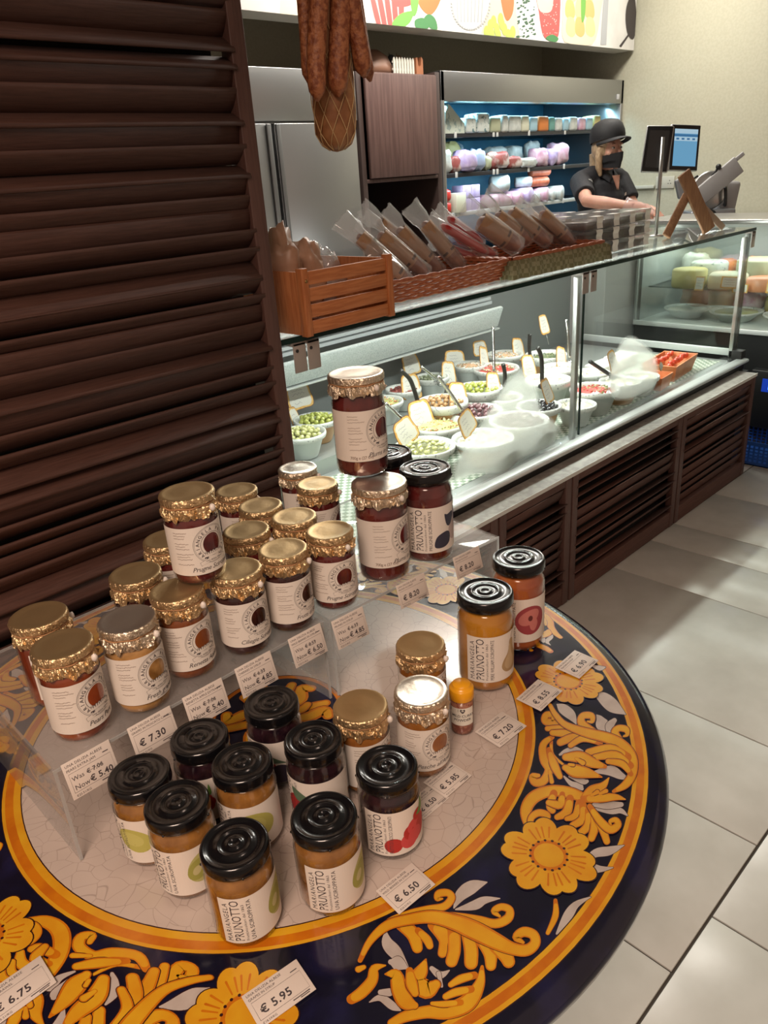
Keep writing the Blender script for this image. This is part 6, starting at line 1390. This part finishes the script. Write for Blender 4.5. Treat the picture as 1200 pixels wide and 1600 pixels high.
q = MB(); q.tube([(-.10, -.05, .30), (-.15, -.055, .275)], .007, 8); q.build('clamp_handle', m_blk, sl); q = MB(); q.add(*(lambda b_: (b_.v, b_.f))(MB().rbox((-.10, -.04, .22), (-.01, .0, .34), .012)), 0, False, RY(-.3) @ TR(-.04, 0, 0)); q.build('carriage_arm', m_sl, sl)
for k, (y, dz, n) in enumerate([(1.55, 0, 'lowest'), (1.57, .012, 'middle'), (1.53, .024, 'topmost')]):
    b = MB(); b.rbox((5.05, y-.32, 1.0615+dz), (5.45, y+.22, 1.072+dz), .002); o = b.build('paper_stack', mat('paper_white', (.55, .52, .49), .7)); tag(o, n+' of three stacks of wrapping paper on the service bench', 'paper', 'wrapping paper stacks')
b = MB(); b.rbox((5.06, 1.79, 1.0615), (5.24, 1.88, 1.082), .004); o = b.build('orange_box', mat('orange_card_box', (.42, .13, .04), .5)); tag(o, 'small orange box between slicer and wrapping paper', 'box')
# work surface behind the counter where the assistant packs food
wb = thing('back_worktop', 'pale worktop behind the glass counter where the assistant stands', 'worktop', (3.9, 2.22, 0)); b = MB(); b.rbox((0, 0, 0), (.75, .33, 1.085), .004); b.build('worktop_body', m_slw, wb); b = MB(); b.rbox((-.01, -.01, 1.085), (.76, .34, 1.105), .003); b.build('worktop_board', mat('worktop_white', (.55, .54, .50), .4), wb)
b = MB(); b.rbox((4.02, 2.23, 1.1055), (4.22, 2.42, 1.118), .004); o = b.build('black_tray', m_blk); tag(o, 'flat black tray under the hands of the assistant', 'tray')
crumple('tissue_paper', 'crumpled white tissue on the worktop behind the wooden easel', (4.45, 2.32, 1.1055), (.10, .05, .028), mat('tissue', (.62, .58, .60), .7), 3, 'paper')
# ------------------------------------------------------------------ hanging sausages
m_saus = mat('dried_sausage', (.20, .052, .018), .5, col2=(.38, .14, .055), scale=110, bump=1.0, bscale=130)
SYY = 1.16
hp = thing('hanging_rail', 'steel rail above the frame from which the sausages hang', 'rail', (0, 0, 0))
b = MB(); b.tube([(.75, SYY, 2.02), (1.5, SYY, 2.02)], .008, 8); b.build('rail_tube', m_steel, hp)
for x in (.80, 1.45): b = MB(); b.tube([(x, SYY, 2.02), (x, SYY, 2.98)], .004, 6); b.build('drop_rod', m_steel, hp)
def sausage(label, px0, px1, r, y, seed):
    a, c = aty(*px0, y), aty(*px1, y); a = a + (a-c)*(2.0-a.z)/(a-c).z
    P = []; n = 26
    for i in range(n+1):
        t = i/n; p = a.lerp(c, t); P.append((p.x+.004*noise.noise(Vector((t*3, seed, 0))), p.y+.004*noise.noise(Vector((t*3, seed, 5))), p.z))
    rs = [r*(1+.10*noise.noise(Vector((t*9, seed, 2))))*(min(1, (1-t/n)*8+.55)) for t in range(n+1)]; rs[-1] = r*.2
    b = MB(); b.tube(P, rs, 14); o = b.build('dried_sausage', m_saus); o.data.transform(TR(-P[0][0], -P[0][1], -P[0][2])); o.location = P[0]; return tag(o, label, 'sausage', 'dried sausages hanging on the left')
sausage('leftmost thin dried sausage, half behind the next one', (475, 0), (482, 130), .0125, 1.19, 1)
sausage('second dried sausage from the left, hanging lower', (497, 0), (496, 158), .0165, 1.15, 2)
sausage('thick middle dried sausage above the netted one', (532, 0), (528, 152), .0185, 1.15, 3)
sausage('dried sausage slanting down to the right', (549, 0), (570, 122), .0165, 1.14, 4)
sausage('rightmost dried sausage, peeping out behind the slanting one', (556, 0), (579, 128), .0120, 1.17, 5)
a, c = aty(517, 110, 1.19), aty(519, 238, 1.19)
t = thing('netted_salami', 'fat netted salami hanging lowest in the bunch of sausages', 'salami', (a.x, a.y, 2.0)); LL = 2.0-c.z
prof = [(0, -LL), (.010, -LL+.002), (.026, -LL+.012), (.036, -LL+.032), (.0385, -LL+.085), (.037, -LL+.20), (.026, -LL+.30), (.012, -LL+.34), (.005, 0)]
b = MB(); b.lathe(prof, 28, cap=False, jit=lambda j, an, r, z: (r*(1+.10*noise.noise(Vector((cos(an)*2.4, sin(an)*2.4, z*45)))), z)); b.build('salami_body', mat('brown_salami', (.24, .095, .035), .5, col2=(.36, .17, .07), scale=30, bump=.5, bscale=60), t)
b = MB(); m_net = mat('string_net', (.50, .33, .16), .7)
def rad(z):
    for (r0, z0_), (r1, z1_) in zip(prof, prof[1:]):
        if z0_ <= z <= z1_: return r0+(r1-r0)*(z-z0_)/(z1_-z0_)
    return .01
for s_ in (1, -1):
    for k in range(9):
        P = []
        for i in range(22):
            z = -LL+.003+.20*i/21; an = 2*pi*k/9+s_*i*.11; R = rad(z)+.0022; P.append((R*cos(an), R*sin(an), z))
        b.tube(P, .0009, 5, cap=False)
b.build('string_net', m_net, t)
# ------------------------------------------------------------------ shop assistant behind the counter
B0 = aty(938, 300, 2.72); PROT = radians(-14)
PM = TR(B0.x, B0.y, 0) @ RZ(PROT); PI_ = PM.inverted()
def loc(px, py, y): return PI_ @ aty(px, py, y)
def blob(name, mb, m, voxel, parent, smooth=4, keep=None):
    o = mb.build(name, m); md = o.modifiers.new('r', 'REMESH'); md.mode = 'VOXEL'; md.voxel_size = voxel; md.use_smooth_shade = True
    if smooth: s_ = o.modifiers.new('s', 'SMOOTH'); s_.iterations = smooth; s_.factor = .5
    bpy.context.view_layer.update(); dg = bpy.context.evaluated_depsgraph_get(); me = bpy.data.meshes.new_from_object(o.evaluated_get(dg))
    o.modifiers.clear(); old = o.data; o.data = me; bpy.data.meshes.remove(old); me.name = name; o.parent = parent
    for p in me.polygons: p.use_smooth = True
    return o
m_skin = mat('skin', (.50, .25, .18), .5, col2=(.56, .30, .22), scale=20, sub=.15)
m_shirt = mat('black_polo', (.008, .008, .011), .75, col2=(.013, .013, .017), scale=60, bump=.25, bscale=30)
pe = thing('person', 'person in black cap, face mask and polo shirt packing food behind the counter', 'person', (B0.x, B0.y, 0), PROT)
zs = 1.375                                                        # shoulder height
RS, LS = Vector((-.165, .01, zs)), Vector((.165, .01, zs))
RHn = loc(990, 323, 2.28); LHn = loc(1010, 325, 2.36)
def elbow(S_, H_, out, drop): m_ = (S_+H_)/2; return m_+Vector((out, .03, -drop))
RE, LE = loc(917, 314, 2.56), elbow(LS, LHn, .06, .09)
body = MB()
HC = Vector((-.012, -.055, 1.545))                                # head centre
body.sphere(HC, (.073, .088, .108), 0, 24); body.sphere(HC+Vector((0, -.020, -.045)), (.056, .066, .070), 0, 20)
body.tube([HC+Vector((0, -.080, .018)), HC+Vector((0, -.098, -.012)), HC+Vector((0, -.106, -.026))], [.008, .011, .012], 10)   # nose
body.sphere(HC+Vector((0, -.100, -.028)), (.015, .010, .009), 0, 10)
for s_ in (-1, 1):
    body.sphere(HC+Vector((s_*.030, -.074, .030)), (.020, .012, .007), 0, 10)                    # brow ridge
    body.sphere(HC+Vector((s_*.043, -.058, -.020)), (.022, .020, .018), 0, 10)                   # cheek
    body.sphere(HC+Vector((s_*.073, .005, -.005)), (.009, .016, .028), 0, 10)                    # ear
body.tube([HC+Vector((-.014, -.088, -.055)), HC+Vector((0, -.094, -.054)), HC+Vector((.014, -.088, -.055))], .006, 8)            # lips
body.sphere(HC+Vector((0, -.078, -.094)), (.020, .018, .016), 0, 10)                                                             # chin
body.tube([HC+Vector((0, .015, -.04)), (0, .01, 1.43), (0, .012, 1.38)], [.048, .047, .058], 16)
body.tube([(0, .012, 1.38), (0, .01, 1.25), (0, .0, 1.10), (0, .01, .95), (0, .01, .86)], [.10, .115, .095, .115, .11], 20)
body.tube([RS, (0, .01, zs+.01), LS], [.045, .06, .045], 14)
def arm(S_, E_, H_):
    body.tube([S_, (S_*.5+E_*.5), E_, E_.lerp(H_, .35), E_.lerp(H_, .85), H_], [.048, .044, .036, .037, .026, .024], 14)
def hand(H_, d, side, up):
    """palm, four unequal bent fingers, thumb from the side of the palm"""
    d = d.normalized(); w_ = d.cross(up).normalized()*side; n_ = w_.cross(d).normalized()*side
    if n_.z > 0: n_ = -n_
    pc = H_+d*.045; body.tube([H_, H_+d*.03, H_+d*.075], [.022, .028, .026], 12)
    body.tube([H_+d*.045+w_*.026, H_+d*.085+w_*.026], .013, 10); body.tube([H_+d*.045-w_*.026, H_+d*.085-w_*.026], .013, 10)
    for k, (o_, L1) in enumerate(((-.030, .060), (-.010, .072), (.010, .068), (.030, .054))):
        a_ = H_+d*.082+w_*o_; b_ = a_+d*L1*.45+n_*L1*.10; c_ = b_+d*L1*.30+n_*L1*.32; e_ = c_+d*L1*.08+n_*L1*.30
        body.tube([a_-d*.02, a_, b_, c_, e_], [.0095, .0095, .0088, .0080, .0068], 8)
    a_ = H_+d*.030-w_*.026; body.tube([a_, a_-w_*.022+d*.022+n_*.012, a_-w_*.022+d*.050+n_*.028, a_-w_*.016+d*.066+n_*.040], [.012, .011, .0095, .0075], 8)
arm(RS, RE, RHn); arm(LS, LE, LHn)
dR = Vector((.55, -.55, -.35)); dL = Vector((.1, -.8, -.35))
hand(RHn, dR, 1, Vector((0, 0, 1))); hand(LHn, dL, -1, Vector((0, 0, 1)))
for s_ in (-1, 1): body.tube([(s_*.075, .01, .90), (s_*.085, .0, .50), (s_*.085, .02, .10), (s_*.085, .0, .055)], [.085, .060, .036, .034], 16); body.tube([(s_*.085, .02, .05), (s_*.09, -.12, .035)], [.035, .028], 12)
blob('body', body, m_skin, .0048, pe, 3)
# eyes
for s_ in (-1, 1):
    e = MB(); c = HC+Vector((s_*.031, -.0765, .008)); e.sphere(c, (.0125, .0095, .0075), 0, 14); eo = e.build('eye', mat('eye_white', (.55, .50, .47), .25), pe)
    e = MB(); e.sphere(c+Vector((-.003, -.0080, 0)), (.0055, .0030, .0055), 0, 12); e.build('iris', mat('iris_dark', (.03, .025, .02), .2), eo)
    e = MB(); e.tube([c+Vector((-.018*1, -.004, .018)), c+Vector((0, -.009, .022)), c+Vector((.018, -.003, .017))], [.0015, .0028, .0015], 6); e.build('eyebrow', mat('brow_blond', (.20, .11, .06), .7), pe)
# polo shirt
sh_ = MB()
sh_.tube([(0, .012, 1.415), (0, .012, 1.36), (0, .010, 1.27), (0, .0, 1.13), (0, .01, .98), (0, .01, .86)], [.075, .125, .138, .122, .135, .140], 26)
sh_.sphere((0, -.03, 1.25), (.135, .115, .10), 0, 20)
sh_.tube([RS+Vector((-.005, 0, .0)), (-.07, .01, zs+.022), (.07, .01, zs+.022), LS+Vector((.005, 0, 0))], [.062, .066, .066, .062], 16)
for S_, E_ in ((RS, RE), (LS, LE)): sh_.tube([S_, S_.lerp(E_, .35), S_.lerp(E_, .74)], [.066, .064, .060], 16)
so = blob('polo_shirt', sh_, m_shirt, .007, pe, 5)
# collar with open placket
for s_ in (-1, 1):
    b = MB(); P = [(s_*.062, .035, 1.452), (s_*.066, -.015, 1.445), (s_*.045, -.065, 1.425), (s_*.016, -.098, 1.395)]; Q = [(s_*.080, .035, 1.425), (s_*.088, -.020, 1.415), (s_*.072, -.082, 1.392), (s_*.045, -.118, 1.362)]
    P, Q = smooth_pts(P, 4), smooth_pts(Q, 4); vs = []; n = len(P)
    for p, q_ in zip(P, Q): vs += [p, q_, (q_[0]*.96, q_[1]*.96+.001, q_[2]-.003), (p[0]*.95, p[1]*.95, p[2]-.002)]
    b.add(vs, [(4*i+j, 4*i+(j+1) % 4, 4*i+4+(j+1) % 4, 4*i+4+j) for i in range(n-1) for j in range(4)], 0, True); b.build('collar', m_shirt, so)
b = MB(); b.add([(-.030, -.1265, 1.40), (.030, -.1265, 1.40), (0, -.1510, 1.315)], [(0, 1, 2)]); b.add([(-.030, -.120, 1.40), (.030, -.120, 1.40), (0, -.140, 1.315)], [(2, 1, 0)]); b.build('neck_opening', m_skin, so)
# emblem on the sleeve and logo on the chest
m_emb = mat('pale_embroidery', (.60, .59, .56), .7)
a = Art(.006); rr = random.Random(4); a.ring(0, .022, .007, .0095, 0, 1); a.line([(-.030, -.010), (-.012, .004), (.0, .010), (.014, .004), (.032, -.006)], .0022, 0, 1)
for k in range(6): a.rect(-.028+.010*k, -.018+.002*k, -.021+.010*k, -.010+.002*k, 0, 1)
up_ = (RS-RE).normalized(); b = MB(); xx = Vector((.55, -.83, 0)); xx = (xx-up_*xx.dot(up_)).normalized(); nn = xx.cross(up_).normalized(); c = RS.lerp(RE, .42)
if nn.y > 0: nn = -nn; 
rad_ = .0685; side_ = (Vector((-.35, -.94, 0))); side_ = (side_-up_*side_.dot(up_)).normalized(); tan_ = up_.cross(side_)
a.emit(b, lambda x, y, l: tuple(c+side_*cos(x/rad_)*rad_+tan_*sin(x/rad_)*rad_+up_*y)); b.build('sleeve_emblem', m_emb, so)
b = MB(); a = Art(.006); a.poly(smooth_pts([(-.022, 0), (-.012, .012), (.004, .014), (.020, .004), (.022, -.006), (.004, -.002), (-.012, -.008)], 4, True), 0, 1)
def chest(x, y, l): X = .078+x; return (X, -.030-.118*math.sqrt(max(0, 1-(X/.142)**2))-.004-l*.0005-.006, 1.285+y)
a.emit(b, chest); b.build('chest_logo', m_emb, so)
# trousers, shoes
tr_ = MB(); tr_.tube([(0, .01, .92), (0, .01, .82)], [.142, .140], 20)
for s_ in (-1, 1): tr_.tube([(s_*.072, .01, .86), (s_*.085, .0, .50), (s_*.085, .02, .09)], [.100, .075, .058], 18)
blob('trousers', tr_, mat('black_trousers', (.010, .010, .012), .8), .009, pe, 3)
for s_ in (-1, 1):
    b = MB(); b.sphere((s_*.088, -.045, .038), (.050, .135, .040), 0, 18); b.v = [(x, y, max(z, .002)) for x, y, z in b.v]; b.build('shoe', m_blk, pe)
# hair, cap, mask
hr = MB(); hr.sphere(HC+Vector((0, .012, .012)), (.084, .092, .105), 0, 22)
for s_ in (-1,): hr.tube([HC+Vector((s_*.072, -.012, .02)), HC+Vector((s_*.082, -.010, -.04)), HC+Vector((s_*.080, -.012, -.10)), HC+Vector((s_*.070, -.02, -.145))], [.020, .024, .020, .010], 10)
hr.tube([HC+Vector((0, .07, -.02)), HC+Vector((0, .075, -.10)), HC+Vector((0, .06, -.14))], [.06, .05, .03], 12)
hr.v = [(x, max(y, HC.y-.052) if z > HC.z-.03 else y, z) for x, y, z in hr.v]
blob('hair', hr, mat('blond_hair', (.46, .33, .20), .55, col2=(.28, .18, .10), scale=30, stretch=(12, 12, 1), bump=.5, bscale=20), .005, pe, 2)
CM_ = TR(*(HC+Vector((0, .006, .070)))) @ RX(radians(-9)) @ Matrix.Scale(1.10, 4)
b = MB(); b.lathe([(.088, -.020), (.091, .0), (.089, .025), (.080, .055), (.060, .078), (.030, .090), (0, .093)], 36, 0, CM_ @ Matrix.Diagonal((1, 1.12, 1, 1)), cap=False)
cp = b.build('cap', mat('black_cap', (.008, .008, .010), .7, bump=.2, bscale=60), pe)
b = MB(); vs = []; fs = []; n = 25
for j, (k, dz) in enumerate(((1, 0), (1.25, -.004), (1.52, -.014), (1.525, -.018), (1.25, -.009), (1, -.005))):
    for i in range(n):
        an = pi+pi*i/(n-1)*1.0; R = .088; kk = 1+(k-1)*max(.0, sin(pi*i/(n-1)))**.6
        vs.append((R*cos(an)*(1+(kk-1)*.12), R*1.12*sin(an)*kk-.0, -.016+dz+.010*abs(cos(an))**2*-1))
for j in range(5):
    for i in range(n-1): fs.append((j*n+i, j*n+i+1, (j+1)*n+i+1, (j+1)*n+i))
b.add(vs, fs, 0, True, CM_); b.build('cap_peak', mat('black_cap', (0, 0, 0)), cp)
b = MB(); vs = []; fs = []; n = 21
for j in range(9):
    v = j/8; z = -.019-v*.092
    for i in range(n):
        u = i/(n-1)*2-1; an = u*1.25; rx = .072-.016*v; ry = .088+.026*math.exp(-(u*2.6)**2)*(1-.5*abs(v-.35))-.012*v
        vs.append(tuple(HC+Vector((rx*1.06*sin(an), -ry*1.05*cos(an)-.008*(1-abs(u)), z+.004*cos(u*3)+(.016*abs(u) if v > .5 else -.010*abs(u))))))
for j in range(8):
    for i in range(n-1): fs.append((j*n+i, j*n+i+1, (j+1)*n+i+1, (j+1)*n+i))
b.add(vs, fs, 0, True); k0 = len(b.v); b.add([(x*1.0, y+.0025, z) for x, y, z in vs], [tuple(reversed(f)) for f in fs], 0, True)
mk = b.build('face_mask', mat('black_mask', (.010, .010, .013), .8, bump=.15, bscale=80), pe)
for s_ in (-1, 1): b = MB(); b.tube([HC+Vector((s_*.066, -.030, -.015)), HC+Vector((s_*.078, .0, .010)), HC+Vector((s_*.080, .012, -.01))], .0015, 6); b.build('ear_loop', m_blk, mk)
# thin glove over the near hand
gl = MB(); H_ = RHn; d = dR.normalized(); gl.tube([H_-d*.055, H_-d*.02, H_+d*.03, H_+d*.08, H_+d*.115], [.037, .033, .038, .036, .022], 16)
gl.v = [tuple(Vector(v)*(1)+Vector((noise.noise(Vector(v)*60)*.004, noise.noise(Vector(v)*60+Vector((9, 0, 0)))*.004, noise.noise(Vector(v)*60+Vector((0, 9, 0)))*.003))) for v in gl.v]
gl.build('plastic_glove', glass('glove_film', (.97, .95, .95), 1.4, .15, .05, film=.22, fcol=(.9, .8, .8)), pe)
bpy.context.view_layer.update()
